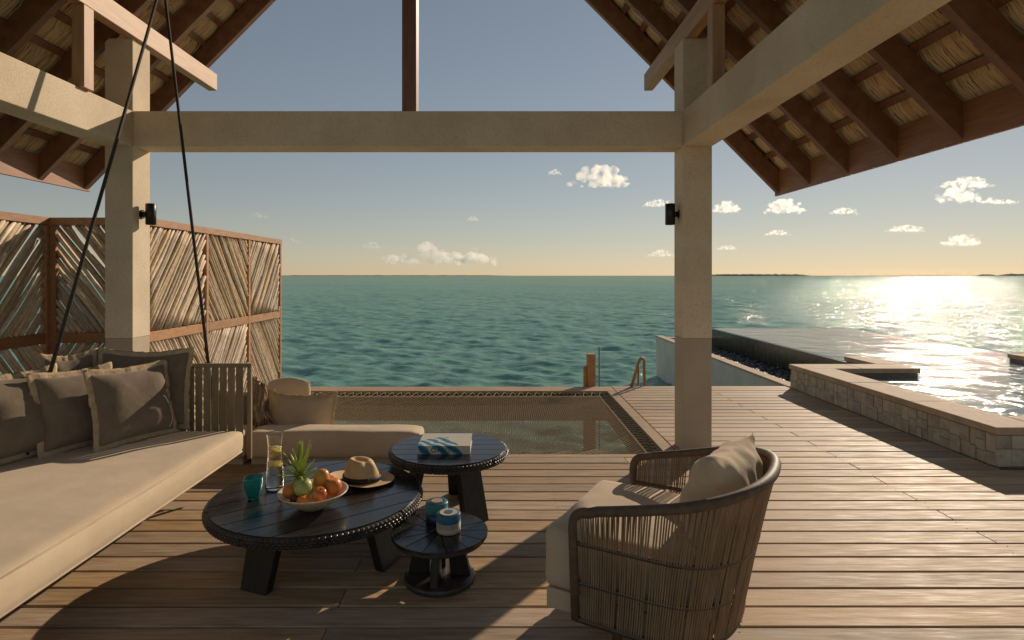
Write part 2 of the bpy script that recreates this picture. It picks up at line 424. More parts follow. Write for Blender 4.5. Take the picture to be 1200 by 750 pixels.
# ------------------------------------------------------------------ deck
PITCH, GAP, Y0 = 0.1650, 0.0150, 2.642
g = G()
for x in (-4.2, -3.42, 1.68, 2.98, 3.95):
    g.add(*box_vf(x - .03, x + .03, -2.0 if abs(x) < 9 else 5, 8.38 if x > 1.5 else 5.5, -.20, -.036))
for x in (-2.66, -.78, .4, 1.1, 4.86, 6.2, 7.2):
    g.add(*box_vf(x - .03, x + .03, -2.0, 4.72, -.20, -.036))
g.add(*box_vf(-3.45, 4.12, 8.28, 8.34, -.47, -.042))          # outer edge beam
g.add(*box_vf(-3.45, 1.46, 5.03, 5.09, -.45, -.204))
g.add(*box_vf(1.50, 1.58, 5.10, 8.27, -.42, -.045))
deck = g.build('deck', m_joist); tag(deck, kind='structure')
def deck_board(x0, x1, y0, y1):
    V, F = box_vf(x0, x1, y0, y1, -.030 + random.uniform(-.0015, .0015), random.uniform(-.0016, .0016))
    V, F = bevel_vf(V, F, .0035)
    mobj('board', V, F, m_deck, deck)
k = -28
while Y0 + PITCH * (k + 1) < 8.43:
    ya, yb = Y0 + PITCH * k + GAP / 2, Y0 + PITCH * (k + 1) - GAP / 2
    if yb < 4.84: spans = [(-4.45, 7.6)]
    elif yb < 5.12: spans = [(-4.45, 4.145)]
    elif yb < 5.55: spans = [(-4.45, -3.36), (1.62, 4.145)]
    else: spans = [(1.62, 4.145)]
    js = [-4.54, -.78, 2.98, 6.74] if k % 2 else [-2.66, 1.10, 4.86]
    for a, b in spans:
        cuts = [a] + [j for j in js if a + .3 < j < b - .3] + [b]
        for p, q in zip(cuts[:-1], cuts[1:]):
            if p < 1.929 and q > 1.665 and ya < 5.52 and yb > 5.256 and p > 1.3:
                p = p
            deck_board(p + .0015, q - .0015, ya, yb)
    k += 1
g = G()
for kk in range(-3, 34):                                          # screw heads over the joists
    for jx in (-4.2, -2.66, -.78, .4, 1.1, 2.98, 3.95, 4.86, 6.2):
        for fy in (.24, .76):
            yy = Y0 + PITCH * (kk + fy)
            if (yy > 5.1 and jx < 1.7) or (yy > 4.8 and jx > 4.1): continue
            off = random.choice((-.022, .022)) if jx in (-.78, 2.98, 1.1, -2.66, 4.86) else random.uniform(-.008, .008)
            r = .0042; b = len(g.V)
            g.V += [(jx + off + r * math.cos(PI / 3 * q), yy + r * math.sin(PI / 3 * q), .0021) for q in range(6)]; g.F.append(tuple(b + q for q in range(6)))
sc_ = g.build('screw_heads', m_joist, deck); sc_['kind'] = 'stuff'
for x in (-3.0, 1.9, 3.7):
    for y in (1.0, 5.0, 8.1):
        if x < 0 and y > 6: continue
        lathe('pile', [(0.0, -2.2), (.13, -2.2), (.13, -.205), (0, -.205)], x, y, m_plinth, deck, 16)

# ------------------------------------------------------------------ pavilion: columns, beams, roof
pav = empty('pavilion', (-0.82, 4.0, 0), 'open pavilion with cream stucco columns, stucco beams and a thatched gable roof on dark rafters', 'pavilion')
YC0, YC1 = 5.256, 5.520
def column(x0, x1):
    c = box('column', x0, x1, YC0, YC1, 1.032, 3.752, m_stucco, pav, .006, 2)
    box('column_base', x0 + .002, x1 - .002, YC0 + .002, YC1 - .002, -.03, 1.031, m_plinth, c, .006, 2)
column(-3.574, -3.321); column(1.665, 1.929)
for x0, x1 in ((-3.574, -3.321), (1.665, 1.929)):                 # the pair behind, beside the camera
    c = box('column', x0, x1, 1.35, 1.61, 1.032, 2.7705, m_stucco, pav, .006, 2)
    box('column_base', x0 + .002, x1 - .002, 1.352, 1.608, -.03, 1.031, m_plinth, c, .006, 2)
box('front_beam', -3.3205, 1.6645, YC0 + .001, YC1 - .004, 2.771, 3.092, m_stucco, pav, .006, 2)
box('side_beam', -3.5735, -3.3215, 1.1, YC0 - .0005, 2.771, 3.092, m_stucco, pav, .006, 2)
box('side_beam', 1.6655, 1.9285, 1.1, YC0 - .0005, 2.771, 3.092, m_stucco, pav, .006, 2)
box('king_post', -.890, -.760, 5.31, 5.49, 3.0925, 6.6, m_king, pav, .004)
for x0, x1 in ((-3.385, -3.285), (1.6875, 1.7875)):
    box('purlin', x0, x1, .75, 6.76, 3.7525, 3.945, m_pale if x0 < 0 else m_pale, pav, .004)
    box('wood_post', x0, x1, 4.59, 4.705, 3.0925, 3.752, m_post, pav, .004)

RX, REAVE, SL = -.79, 2.52, 1.01
XE = {1: 3.19, -1: -4.72}
def roof_z(x):                       # underside line of the rafters
    return REAVE + SL * (3.96 - abs(x - RX))
nl = math.sqrt(1 + SL * SL)
def rp(side, s, n):
    """s: metres up the slope from the eave, n: metres above the rafter underside -> (x, z)"""
    xe = XE[side]
    x = xe - side * s / nl; z = roof_z(xe) + s * SL / nl
    return (x + side * n * SL / nl, z + n / nl)
LS = {sd: (abs(XE[sd] - RX)) * nl for sd in (1, -1)}
RD = .185
rafter_y = [6.62 - .65 * i for i in range(0, 10)]
for sd in (1, -1):
    Ls = LS[sd]
    for yf in rafter_y:
        poly = [rp(sd, .03, 0), rp(sd, Ls - .02, 0), rp(sd, Ls - .02 - RD / nl * .0, RD), (rp(sd, .03, 0)[0], rp(sd, .03, 0)[1] + RD * nl)]
        V, F = prism_vf(poly, yf - .065, yf)
        V, F = bevel_vf(V, F, .003)
        mobj('rafter', V, F, m_rafter, pav)
    s = .40
    while s < Ls - .1:
        poly = [rp(sd, s, RD + .002), rp(sd, s + .062, RD + .002), rp(sd, s + .062, RD + .036), rp(sd, s, RD + .036)]
        V, F = prism_vf(poly, .8, 6.615)
        mobj('batten', V, F, m_rafter, pav)
        s += .288
    xe = XE[sd]
    V, F = box_vf(min(xe, xe - sd * .028), max(xe, xe - sd * .028), .72, 6.66, roof_z(xe) + .010, roof_z(xe) + .285)
    V, F = bevel_vf(V, F, .003); mobj('fascia', V, F, m_teakY, pav)
    V, F = prism_vf([rp(sd, .0, RD + .03), rp(sd, .035, RD + .03), rp(sd, .035, RD + .094), rp(sd, .0, RD + .094)], .72, 6.66); mobj('eave_batten', V, F, m_teakY, pav)
    poly = [rp(sd, -.03, RD + .095), rp(sd, Ls + .1, RD + .095), rp(sd, Ls + .1, RD + .30), rp(sd, -.06, RD + .24)]
    V, F = prism_vf(poly, .70, 6.68)
    mobj('thatch_layer', V, F, m_thatch, pav)
for sd in (1, -1):
    Ls = LS[sd]
    poly = [rp(sd, .03, .012), rp(sd, Ls - .03, .012), rp(sd, Ls - .03, RD + .13), (XE[sd] + sd * .035, roof_z(XE[sd]) + .42), (XE[sd] + sd * .035, roof_z(XE[sd]) + .289), (XE[sd] - sd * .03, roof_z(XE[sd]) + .289)]
    V, F = prism_vf(poly, 6.621, 6.648)
    V, F = bevel_vf(V, F, .003); mobj('rake_board', V, F, m_rafter, pav)
V, F = box_vf(RX - .05, RX + .05, .75, 6.6, roof_z(RX) - .02, roof_z(RX) + .2); mobj('ridge_beam', V, F, m_teakY, pav)

def straws():
    for sd in (1, -1):
        Ls = LS[sd]
        Vs = []; Fs = []; tone = []; base = 0
        s = .40 - .288
        ncourse = 0
        while s < Ls - .1:
            s0 = s + .03
            cnt = 820
            ys = 2.5 + (6.64 - 2.5) * (np.arange(cnt) + rng.random(cnt)) / cnt
            for yv in ys:
                w = rng.uniform(.003, .0068); ln = .34 + rng.uniform(-.02, .05)
                lo = s0 + rng.normal(0, .012) + .012 * math.sin(yv * 9 + ncourse)
                dn = rng.uniform(-.008, .018) - .008 * (.5 + .5 * math.sin(yv * 6.1 + 2 * ncourse))
                sk = rng.normal(0, .014); sk2 = rng.normal(0, .007)
                t0 = rng.random() * .75 + .12 * (.5 + .5 * math.sin(yv * 4 + ncourse * 1.7)) + .1
                pts = [(0, .046 + dn), (.5, .052 + dn * .6 - .012), (1, .088)]
                for q, (f, nn) in enumerate(pts):
                    sv = lo + f * ln; y = yv + sk * f + sk2 * math.sin(f * PI)
                    for (dy, dnn) in ((-w / 2, .004), (0, -.004), (w / 2, .004)):
                        x, z = rp(sd, sv, RD + nn + dnn)
                        Vs.append((x, y + dy, z))
                    tone += [t0] * 3
                for q in range(2):
                    b = base + q * 3
                    Fs.append((b, b + 1, b + 4, b + 3)); Fs.append((b + 1, b + 2, b + 5, b + 4))
                base += 9
            s += .288; ncourse += 1
        o = mobj('straw', np.array(Vs), np.array(Fs), m_straw, pav)
        o['kind'] = 'stuff'
        at = o.data.attributes.new('tone', 'FLOAT', 'POINT'); at.data.foreach_set('value', np.array(tone, dtype=np.float32))
straws()

# wall lamps
def wall_lamp(cx, face, label):
    e = empty('wall_lamp', (face, 5.39, 2.17), label, 'lamp', 'cylinder wall lamps on the pavilion columns')
    lathe('lamp_body', [(0, 2.08), (.036, 2.08), (.040, 2.072), (.045, 2.075), (.045, 2.265), (.042, 2.268), (.036, 2.26), (0, 2.26)], cx, 5.39, m_lamp, e, 24)
    sgn = 1 if cx > face else -1
    tube('bracket', [(face, 5.39, 2.17), (face + sgn * .012, 5.39, 2.17)], .042, m_lamp, e, 20, smooth=False)
    tube('lamp_arm', [(face + sgn * .012, 5.39, 2.17), (cx - sgn * .035, 5.39, 2.17)], .026, m_lamp, e, 16)
wall_lamp(-3.236, -3.321, 'black cylinder wall lamp on the left stucco column beside the driftwood screen')
wall_lamp(1.588, 1.665, 'black cylinder wall lamp on the right stucco column in front of the sea')

# ------------------------------------------------------------------ privacy screen
scr = empty('privacy_screen', (-3.4, 6.0, 0), 'folded privacy screen of diagonal driftwood sticks in brown timber frames beside the sea', 'screen')
def stick_panel(P0, P1, z0, z1, slope, face, dens=.049, back=None):
    """fills the rectangle from ground point P0 to P1 (xy) between z0 and z1 with diagonal sticks. slope +1 rises from P0 to P1"""
    P0 = Vector(P0); P1 = Vector(P1); W = (P1 - P0).length; d = (P1 - P0) / W; H = z1 - z0
    nrm = Vector(face)
    a = R(52)                                              # stick angle above horizontal
    ca, sa = math.cos(a), math.sin(a)
    c = -H * ca + .01
    while c < W * sa:
        off = c + random.uniform(-.006, .006)
        r = random.uniform(.017, .0245)
        pts = []
        # line: points (u, v) with u*sa - v*ca = off
        t_in = []
        for u in (0.0, W):
            v = (u * sa - off) / ca
            if 0 <= v <= H: t_in.append((u, v))
        for v in (0.0, H):
            u = (off + v * ca) / sa
            if 0 < u < W: t_in.append((u, v))
        if len(t_in) >= 2:
            t_in.sort(); (u0, v0), (u1, v1) = t_in[0], t_in[-1]
            L = math.hypot(u1 - u0, v1 - v0)
            if L > .06:
                b1 = random.uniform(-.013, .013); b2 = random.uniform(-.008, .008); b3 = random.uniform(-.004, .004)
                dn = random.uniform(-.013, .013)
                n = 6
                rad = []
                for q in range(n + 1):
                    f = q / n
                    bend = b1 * math.sin(PI * f) * min(1, L) + b2 * math.sin(2 * PI * f) * min(1, L)
                    u = u0 + (u1 - u0) * f - bend * sa; v = v0 + (v1 - v0) * f + bend * ca
                    u = max(-.006, min(W + .006, u)); v = max(-.006, min(H + .006, v))
                    if slope < 0: u = W - u
                    p = P0 + d * u
                    q3 = nrm * (dn + b3 * math.sin(3 * PI * f) - (.030 if back else 0))
                    pts.append((p.x + q3.x, p.y + q3.y, z0 + v))
                    rad.append(r * (1 + .14 * math.sin(7 * f + off * 50)) * (1.1 - .25 * f))
                if back: back.add(*tube_vf(pts, rad, 5))
                else: tube('stick', pts, rad, m_stick, scr, 6)
        c += dens * random.uniform(.92, 1.12)
ZT, ZM = 2.155, 1.005
FW = .075
def bar(name, p, q, z0, z1, th):
    """horizontal/vertical timber between ground points p and q, thickness th across"""
    p = Vector(p); q = Vector(q); d = (q - p).normalized(); nn = Vector((-d.y, d.x)) * th / 2
    poly = [p + nn, q + nn, q - nn, p - nn]
    V, F = prism_vf([(v.x, v.y) for v in poly], z0, z1, 'z')
    V, F = bevel_vf(V, F, .004)
    return mobj(name, V, F, m_frame, scr)
XC = -3.40
def run(points, dirs, face, zbot, capped=True):
    """points: list of post centres along a straight run"""
    pts = [Vector(p) for p in points]
    d = (pts[-1] - pts[0]).normalized()
    for p in pts: bar('post', p - d * .0275, p + d * .0275, zbot, ZT - FW + .001, .06)
    bar('top_rail', pts[0] - d * .028, pts[-1] + d * .028, ZT - FW + .002, ZT, .072)
    for i in range(len(pts) - 1):
        a = pts[i] + d * .028; b = pts[i + 1] - d * .028
        bar('middle_rail', a, b, ZM - .05, ZM + .05, .056)
        bar('bottom_rail', a, b, zbot, zbot + .08, .056)
        bk = G(); bd = .041 if len(pts) > 2 else .10
        for z0, z1, sl in ((ZM + .051, ZT - FW + .001, dirs[i]), (zbot + .081, ZM - .051, -dirs[i])):
            stick_panel(a, b, z0, z1, sl, face)
            stick_panel(a, b, z0, z1, sl, face, bd, bk)
        o = bk.build('back_sticks', m_stick, scr, True); o['kind'] = 'stuff'
run([(XC, 5.56), (XC, 6.71), (XC, 7.84), (XC, 8.96)], [1, -1, 1], (1, 0), -.12)
run([(-4.27, 5.575), (-3.475, 5.575)], [-1], (0, -1), .0)
run([(-4.33, 4.35), (-4.33, 5.535)], [1], (1, 0), .0)

# ------------------------------------------------------------------ overwater net
net = empty('overwater_net', (-.8, 6.6, 0), 'beige cord net stretched over the water in a timber frame', 'net')
box('frame_plank', -3.32, 1.61, 8.035, 8.345, -.040, .003, m_deck, net, .004)
box('frame_plank', 1.492, 1.612, 5.145, 8.030, -.040, .003, m_deck, net, .004)
box('frame_plank', -3.32, 1.487, 5.125, 5.205, -.040, -.002, m_deck, net, .004)
box('frame_plank', -3.32, -3.215, 5.21, 8.030, -.040, .003, m_deck, net, .004)
NX0, NX1, NY0, NY1 = -3.06, 1.345, 5.235, 7.76
def sag(x, y):
    u = (x - NX0) / (NX1 - NX0); v = (y - NY0) / (NY1 - NY0)
    return -.025 - .10 * math.sqrt(max(0, math.sin(PI * u) * math.sin(PI * v)))
g = G()
sp = .036
for sgn in (1, -1):
    wdt, hgt = NX1 - NX0, NY1 - NY0
    n = int((wdt + hgt) / (sp * 1.414))
    for i in range(1, n):
        c = i * sp * 1.414                # u + v = c in mirrored coordinates
        u0 = max(0, c - hgt); u1 = min(wdt, c)
        if u1 - u0 < .02: continue
        segs = max(2, int((u1 - u0) / .25)); pts = []
        for q in range(segs + 1):
            u = u0 + (u1 - u0) * q / segs; v = c - u
            x = NX0 + u if sgn > 0 else NX1 - u
            y = NY0 + v
            pts.append((x, y, sag(x, y) + .003 * sgn))
        g.add(*tube_vf(pts, .0034, 4))
nm = g.build('mesh', m_net, net); nm['kind'] = 'stuff'; nm.name = 'netting'
tube('edge_rope', [(NX0, NY0, -.02), (NX1, NY0, -.02), (NX1, NY1, -.02), (NX0, NY1, -.02)], .012, m_net, net, 8, True, False)
g = G()
x = NX0
while x < NX1:
    g.add(*tube_vf([(x, NY1, -.02), (x + .055, 8.032, -.012)], .0042, 5)); g.add(*tube_vf([(x + .055, 8.032, -.012), (x + .11, NY1, -.02)], .0042, 5)); x += .11
y = NY0
while y < NY1:
    g.add(*tube_vf([(NX1, y, -.02), (1.49, y + .045, -.012)], .0042, 5)); g.add(*tube_vf([(1.49, y + .045, -.012), (NX1, y + .09, -.02)], .0042, 5)); y += .09
x = NX0
while x < NX1:
    g.add(*tube_vf([(x, NY0, -.02), (x + .03, 5.207, -.012), (x + .06, NY0, -.02)], .005, 5)); x += .06
ls = g.build('lashing', m_lash, net); ls['kind'] = 'stuff'

# ------------------------------------------------------------------ pool
CT = .335
pool = empty('pool_wall', (4.35, 6.5, 0), 'low pool wall of pale square stone tiles under sandstone coping beside the deck', 'wall')
g = G()
g.add(*box_vf(4.165, 4.50, 4.86, 8.28, -.5, .268))
g.add(*box_vf(4.50, 10.4, 4.86, 5.18, -.5, .268))
g.add(*box_vf(4.50, 5.72, 7.93, 8.28, -.5, .268))
g.add(*box_vf(5.42, 5.72, 8.28, 9.06, -.5, .268))
g.add(*box_vf(8.25, 10.4, 8.75, 9.38, -.5, .268))
g.build('wall_core', m_grout, pool)
def coping(x0, x1, y0, y1, along, step=.62):
    a, b = (x0, x1) if along == 'x' else (y0, y1)
    n = max(1, round((b - a) / step))
    for i in range(n):
        p, q = a + (b - a) * i / n + .0015, a + (b - a) * (i + 1) / n - .0015
        e = random.uniform(-.0015, .0015)
        if along == 'x': box('coping_stone', p, q, y0, y1, .27, CT + e, m_coping, pool, .006, 2)
        else: box('coping_stone', x0, x1, p, q, .27, CT + e, m_coping, pool, .006, 2)
coping(4.145, 4.56, 4.835, 7.895, 'y', .9)
coping(4.145, 5.74, 7.90, 8.31, 'x', .8)
coping(5.40, 5.76, 8.315, 9.09, 'y', .7)
coping(4.565, 10.4, 4.835, 5.23, 'x', .9)
coping(8.23, 10.4, 8.72, 9.40, 'x', .9)
def tiles(axis, fixed, a, b, sgn):
    t = a
    while t < b - .02:
        w = random.choice([.07, .085, .10, .11, .125]); w = min(w, b - t)
        cuts = random.choice([[0, .14], [0, .10, .19], [0, .12], [0, .085, .165], [0, .11], [0, .15], [0, .13]])
        zs = [c for c in cuts] + [.266]
        for z0, z1 in zip(zs[:-1], zs[1:]):
            dp = random.uniform(.004, .016)
            if axis == 'x': V, F = box_vf(fixed - dp, fixed + .01, t + .002, t + w - .002, z0 + .002, z1 - .002)
            else: V, F = box_vf(t + .002, t + w - .002, fixed - dp, fixed + .01, z0 + .002, z1 - .002)
            V, F = bevel_vf(V, F, .003); mobj('tile', V, F, m_tile, pool)
        t += w
tiles('x', 4.165, 4.86, 8.28, -1)
tiles('y', 4.86, 4.155, 6.2, -1)

m_poolw = water_material('pool_water', (0.21, 0.27, 0.265), .06, 1.9, .062, 9.0, .010, (0.25, 0.31, 0.30), .6, .85, (.8, 1, 1))
WZ = .205
def pool_water():
    poly = [(4.49, 5.17), (10.4, 5.17), (10.4, 8.76), (9.12, 8.76), (9.12, 15.0), (8.9, 15.25), (8.6, 15.34), (5.655, 15.34), (5.655, 9.05), (5.71, 9.05), (5.71, 7.94), (4.49, 7.94)]
    V, F = prism_vf(poly, WZ - .02, WZ, 'z')
    o = mobj('pool_water', V, F, m_poolw); tag(o, kind='structure')
pool_water()
basin = empty('pool_basin', (5.65, 12, 0), 'dark wet tiled overflow wall of the infinity pool beyond the deck', 'pool')
box('overflow_wall', 5.60, 5.80, 9.07, 15.39, -.9, WZ - .006, m_dark, basin, .004)
g = G(); g.add(*box_vf(5.80, 9.16, 15.19, 15.39, -.9, WZ - .022)); g.add(*box_vf(8.97, 9.17, 9.4, 15.19, -.9, WZ - .022)); g.build('outer_wall', m_dark, basin)
box('basin_floor', 4.4, 10.4, 5.1, 15.3, -1.0, -.9, m_white, basin)
tw = empty('overflow_channel', (4.22, 11, 0), 'white rendered channel wall with sandstone edge running out over the sea', 'wall')
box('channel_wall', 4.165, 4.315, 8.36, 15.42, -1.6, -.022, m_white, tw, .004)
for i in range(8):
    a = 8.33 + (15.44 - 8.33) * i / 8; b = 8.33 + (15.44 - 8.33) * (i + 1) / 8
    box('edge_stone', 4.15, 4.345, a + .001, b - .001, -.021, .012, m_coping, tw, .004)
box('end_wall', 4.316, 5.6, 15.28, 15.42, -1.6, -.03, m_white, tw)
box('channel_floor', 4.316, 5.6, 8.32, 15.28, -.62, -.30, m_peb, tw)
def pebbles():
    bm = bmesh.new(); bmesh.ops.create_icosphere(bm, subdivisions=1, radius=1); bv = np.array([v.co[:] for v in bm.verts])
    bf = np.array([[v.index for v in f.verts] for f in bm.faces]); bm.free()
    Vs = []; Fs = []; n = 2600
    for i in range(n):
        r = random.uniform(.03, .055)
        x, y = random.uniform(4.36, 5.56), 8.36 + (15.2 - 8.36) * random.random()
        sc = np.array([r * random.uniform(.8, 1.3), r * random.uniform(.8, 1.3), r * random.uniform(.5, .8)])
        Vs.append(bv * sc + np.array([x, y, -.285 + random.uniform(-.01, .05)])); Fs.append(bf + len(bv) * i)
    o = mobj('pebbles', np.concatenate(Vs), np.concatenate(Fs), m_peb, None, True)
    tag(o, 'dark pebbles filling the overflow channel below the pool', 'pebbles', kind='stuff')
pebbles()

# ------------------------------------------------------------------ water stair rails at the deck edge
lp = empty('mooring_post', (1.33, 8.40, 0), 'square brown timber post at the deck edge with a thin pole', 'post')
box('post', 1.285, 1.40, 8.43, 8.55, -1.6, .455, m_frame, lp, .005)
box('side_block', 1.235, 1.283, 8.45, 8.53, -1.6, .28, m_frame, lp, .005)
tube('thin_pole', [(1.47, 8.5, -1.6), (1.465, 8.5, .56)], .011, m_lash, lp, 8)
hr = empty('ladder_handrail', (2.0, 8.40, 0), 'brown tubular ladder handrail at the deck edge beside the column', 'handrail')
def arc(a, b, c, n=8):
    a, b, c = Vector(a), Vector(b), Vector(c)
    return [tuple(a * (1 - t) ** 2 + b * 2 * t * (1 - t) + c * t * t) for t in [i / n for i in range(n + 1)]]
tube('rail', [(1.90, 8.36, -.02), (2.03, 8.44, .34)] + arc((2.03, 8.44, .34), (2.07, 8.46, .44), (2.115, 8.47, .36)) + [(2.145, 8.48, -1.2)], .021, m_frame, hr, 10)
tube('rail', [(2.02, 8.46, -1.2), (2.03, 8.455, .30)], .017, m_frame, hr, 8)

# ------------------------------------------------------------------ pillows
def pillow(name, label, c, a, b, t, mat, trim, flange=.045, group=None, cat='pillow', seed=0, n=20, pinch=.07, droop=0.0, wr=.012, ex=.55):
    """c: centre, a: half width vector, b: half height vector, t: full thickness"""
    c, a, b = Vector(c), Vector(a), Vector(b)
    nrm = a.cross(b).normalized()
    V = []; F = []
    def surf(u, v, side):
        pu = u * (1 - pinch * (1 - v * v)) ; pv = v * (1 - pinch * (1 - u * u))
        h = (max(0, (1 - u ** 4)) * max(0, (1 - v ** 4))) ** ex
        h *= (1 - .25 * v)                                   # sags towards its base
        p = c + a * pu + b * pv + nrm * (side * t / 2 * h)
        q = p * 5 + Vector((seed * 3.1, seed * 1.7, seed))
        w = wr * (noise.noise(q) + .6 * noise.noise(q * 2.3)) * (1 if side else .6)
        # radial gathers from the edge
        ed = max(abs(u), abs(v))
        w += wr * .5 * math.sin((u if abs(v) > abs(u) else v) * 17 + seed) * max(0, ed - .62)
        p += nrm * w
        p += b * (droop * (u * u - .4))
        return p
    root = None
    for side in (1, -1):
        base = len(V)
        for j in range(n + 1):
            for i in range(n + 1):
                u = math.sin((i / n - .5) * PI); v = math.sin((j / n - .5) * PI)
                V.append(tuple(surf(u, v, side)))
        for j in range(n):
            for i in range(n):
                q = (base + j * (n + 1) + i, base + j * (n + 1) + i + 1, base + (j + 1) * (n + 1) + i + 1, base + (j + 1) * (n + 1) + i)
                F.append(q if side > 0 else q[::-1])
    bm = bmesh.new(); vs = [bm.verts.new(v) for v in V]
    for f in F: bm.faces.new([vs[i] for i in f])
    bmesh.ops.remove_doubles(bm, verts=bm.verts, dist=.0008)
    bm.verts.index_update(); V = [tuple(v.co) for v in bm.verts]; F = [tuple(v.index for v in f.verts) for f in bm.faces]; bm.free()
    root = mobj(name, V, F, mat, None, True); tag(root, label, cat, group)
    if flange:
        # a fringed flat border round the seam
        m = 96; V = []; F = []
        la, lb = a.length, b.length
        for k in range(m):
            s = k / m * 4; e = int(s); f = (s - e) * 2 - 1
            u, v = [(f, -1), (1, f), (-f, 1), (-1, -f)][e]
            p = surf(u, v, 0)
            d = (a.normalized() * (u if abs(u) > .97 else u ** 5) + b.normalized() * (v if abs(v) > .97 else v ** 5))
            w = flange * (1 + .22 * noise.noise(p * 30 + Vector((seed, 0, 0))) + .05 * math.sin(k * 2.7))
            rip = nrm * (.003 * math.sin(k * 1.9 + seed) + .007 * noise.noise(p * 14))
            for q, (o1, o2) in enumerate(((-.012, .006), (w * .55, .004), (w, .002), (w * .55, -.004), (-.012, -.006))):
                V.append(tuple(p + d * o1 + nrm * o2 + rip * (max(0, o1) / flange)))
        for k in range(m):
            l = (k + 1) % m
            for q in range(4): F.append((k * 5 + q, l * 5 + q, l * 5 + q + 1, k * 5 + q + 1))
        mobj('fringe', V, F, trim, root, True)
    return root

# ------------------------------------------------------------------ hanging daybed
bed = empty('daybed', (-2.52, 3.0, 0), 'wide hanging daybed with long beige mattress and woven olive strap arms hung on black ropes', 'daybed')
V, F = cushion_vf(-3.08, -1.895, 1.70, 4.345, .275, .455, .055, n=26, crown=.012, wob=.006, seed=2)
seat = mobj('seat_cushion', V, F, m_cush, bed, True)
tube('piping', [(-1.905, 1.76, .300), (-1.900, 2.5, .301), (-1.899, 3.4, .299), (-1.905, 4.29, .300), (-1.95, 4.345, .3), (-3.0, 4.345, .3), (-3.08, 4.29, .3), (-3.08, 1.76, .3), (-3.0, 1.70, .3), (-1.95, 1.70, .3)], .0075, m_cush2, seat, 6, True)
tube('piping', [(-1.915, 1.74, .437), (-1.910, 2.5, .438), (-1.910, 3.4, .437), (-1.915, 4.30, .437)], .004, m_cush2, seat, 6)
g = G()
g.add(*box_vf(-3.06, -2.13, 1.74, 4.36, .215, .272))
g.build('base_frame', m_steel, bed)
AY = 4.395
arm = box('arm_frame', -3.12, -1.875, AY - .014, AY + .014, .905, .935, m_strap, bed, .004)
box('arm_upright', -1.905, -1.875, AY - .014, AY + .014, .215, .9045, m_strap, bed, .003)
box('arm_upright', -3.12, -3.09, AY - .014, AY + .014, .215, .9045, m_strap, bed, .003)
x = -1.965
i = 0
while x > -3.05:
    w = .050
    lean = random.uniform(-.008, .008)
    pts = [(x + lean, AY - .002, .24), (x + lean * .5 + .002 * math.sin(i), AY - .004, .55), (x, AY - .002, .904)]
    box('strap', x - .027, x + .027, AY - .006, AY - .001, .235, .9045, m_strap, bed, .0015)
    x -= .0615; i += 1
box('back_rail', -3.14, -3.11, 1.70, 4.38, .78, .82, m_strap, bed, .004)
y = 1.78
while y < 4.35:
    tube('back_strap', [(-3.125, y, .23), (-3.127, y, .5), (-3.125, y, .79)], 1.0, m_strap, bed, 8, smooth=False, flat=(.025, .003)); y += .075
APX = (-2.926, 5.05, 4.185)
tube('rope', [APX, (-2.95, 3.62, .48)], .0125, m_rope, bed, 8)
tube('rope', [APX, (-2.16, 4.47, .24)], .0125, m_rope, bed, 8)
tube('rope', [(APX[0], APX[1], 4.44), APX], .014, m_rope, bed, 8)
tube('rope', [(-2.75, 1.6, 4.66), (-2.75, 1.6, 4.03), (-2.2, 1.72, .28)], .0125, m_rope, bed, 8)
tube('rope', [(-2.75, 1.6, 4.03), (-3.05, 1.75, .48)], .0125, m_rope, bed, 8)

PG = 'fringed charcoal pillows on the hanging daybed'
def dark_pillow(bl, br, tilt, h, t, label, seed, lift=.0, droop=.0, z0=.455):
    bl, br = Vector((*bl, z0)), Vector((*br, z0))
    a = (br - bl) / 2
    back = Vector((-a.y, a.x, 0)).normalized()
    upv = (Vector((0, 0, 1)) * math.cos(R(tilt)) + back * math.sin(R(tilt))) * h / 2
    c = (bl + br) / 2 + upv * .96 + Vector((0, 0, .012 + lift))
    return pillow('pillow', label, c, a * .93, upv * .90, t, m_pil, m_trim, .036, PG, seed=seed, droop=droop)
dark_pillow((-2.60, 3.74), (-2.36, 4.24), 13, .53, .20, 'charcoal fringed pillow in front, nearest the strap arm of the daybed', 1, droop=.02)
dark_pillow((-2.86, 3.62), (-2.66, 4.08), 14, .53, .19, 'charcoal fringed pillow half hidden, second from the strap arm', 2, droop=.03)
dark_pillow((-3.03, 3.38), (-2.86, 3.86), 15, .56, .19, 'charcoal fringed pillow at the left edge of the photo on the daybed', 3, droop=.05)
dark_pillow((-3.10, 3.98), (-2.92, 4.24), 10, .60, .15, 'charcoal pillow standing at the back with only its peaked corner showing', 4, droop=.06)
dark_pillow((-2.98, 4.25), (-2.30, 4.30), 8, .60, .15, 'upright charcoal pillow leaning on the olive strap arm', 5, droop=.07)

# ------------------------------------------------------------------ low bolster lounge at the net edge
def bolster(x0, x1, label, seed):
    e = empty('bolster', ((x0 + x1) / 2, 4.98, 0), label, 'bolster', 'beige bolsters along the net edge')
    box('plinth', x0 + .03, x1 - .03, 4.90, 5.12, .003, .062, m_plinth, e, .004)
    V, F = cushion_vf(x0, x1, 4.84, 5.135, .064, .290, .05, n=14, crown=.012, wob=.006, seed=seed)
    mobj('cushion', V, F, m_cush, e, True)
bolster(-2.125, -.655, 'long beige bolster lying on the deck along the net behind the tables', 4)
bolster(-2.62, -2.135, 'short beige bolster end piece beside the strap arm of the daybed', 5)
pillow('pillow', 'beige fringed pillow propped behind the long bolster', (-1.80, 5.27, .262), (.29, .0, .0), (0, .05, .235), .14, m_cush2, m_trim, .03, seed=6, droop=.10)
pillow('pillow', 'dark pillow in shade behind the short bolster', (-2.36, 5.30, .285), (.27, 0, 0), (0, .05, .235), .14, m_pil, m_trim, .025, seed=7, droop=.05)
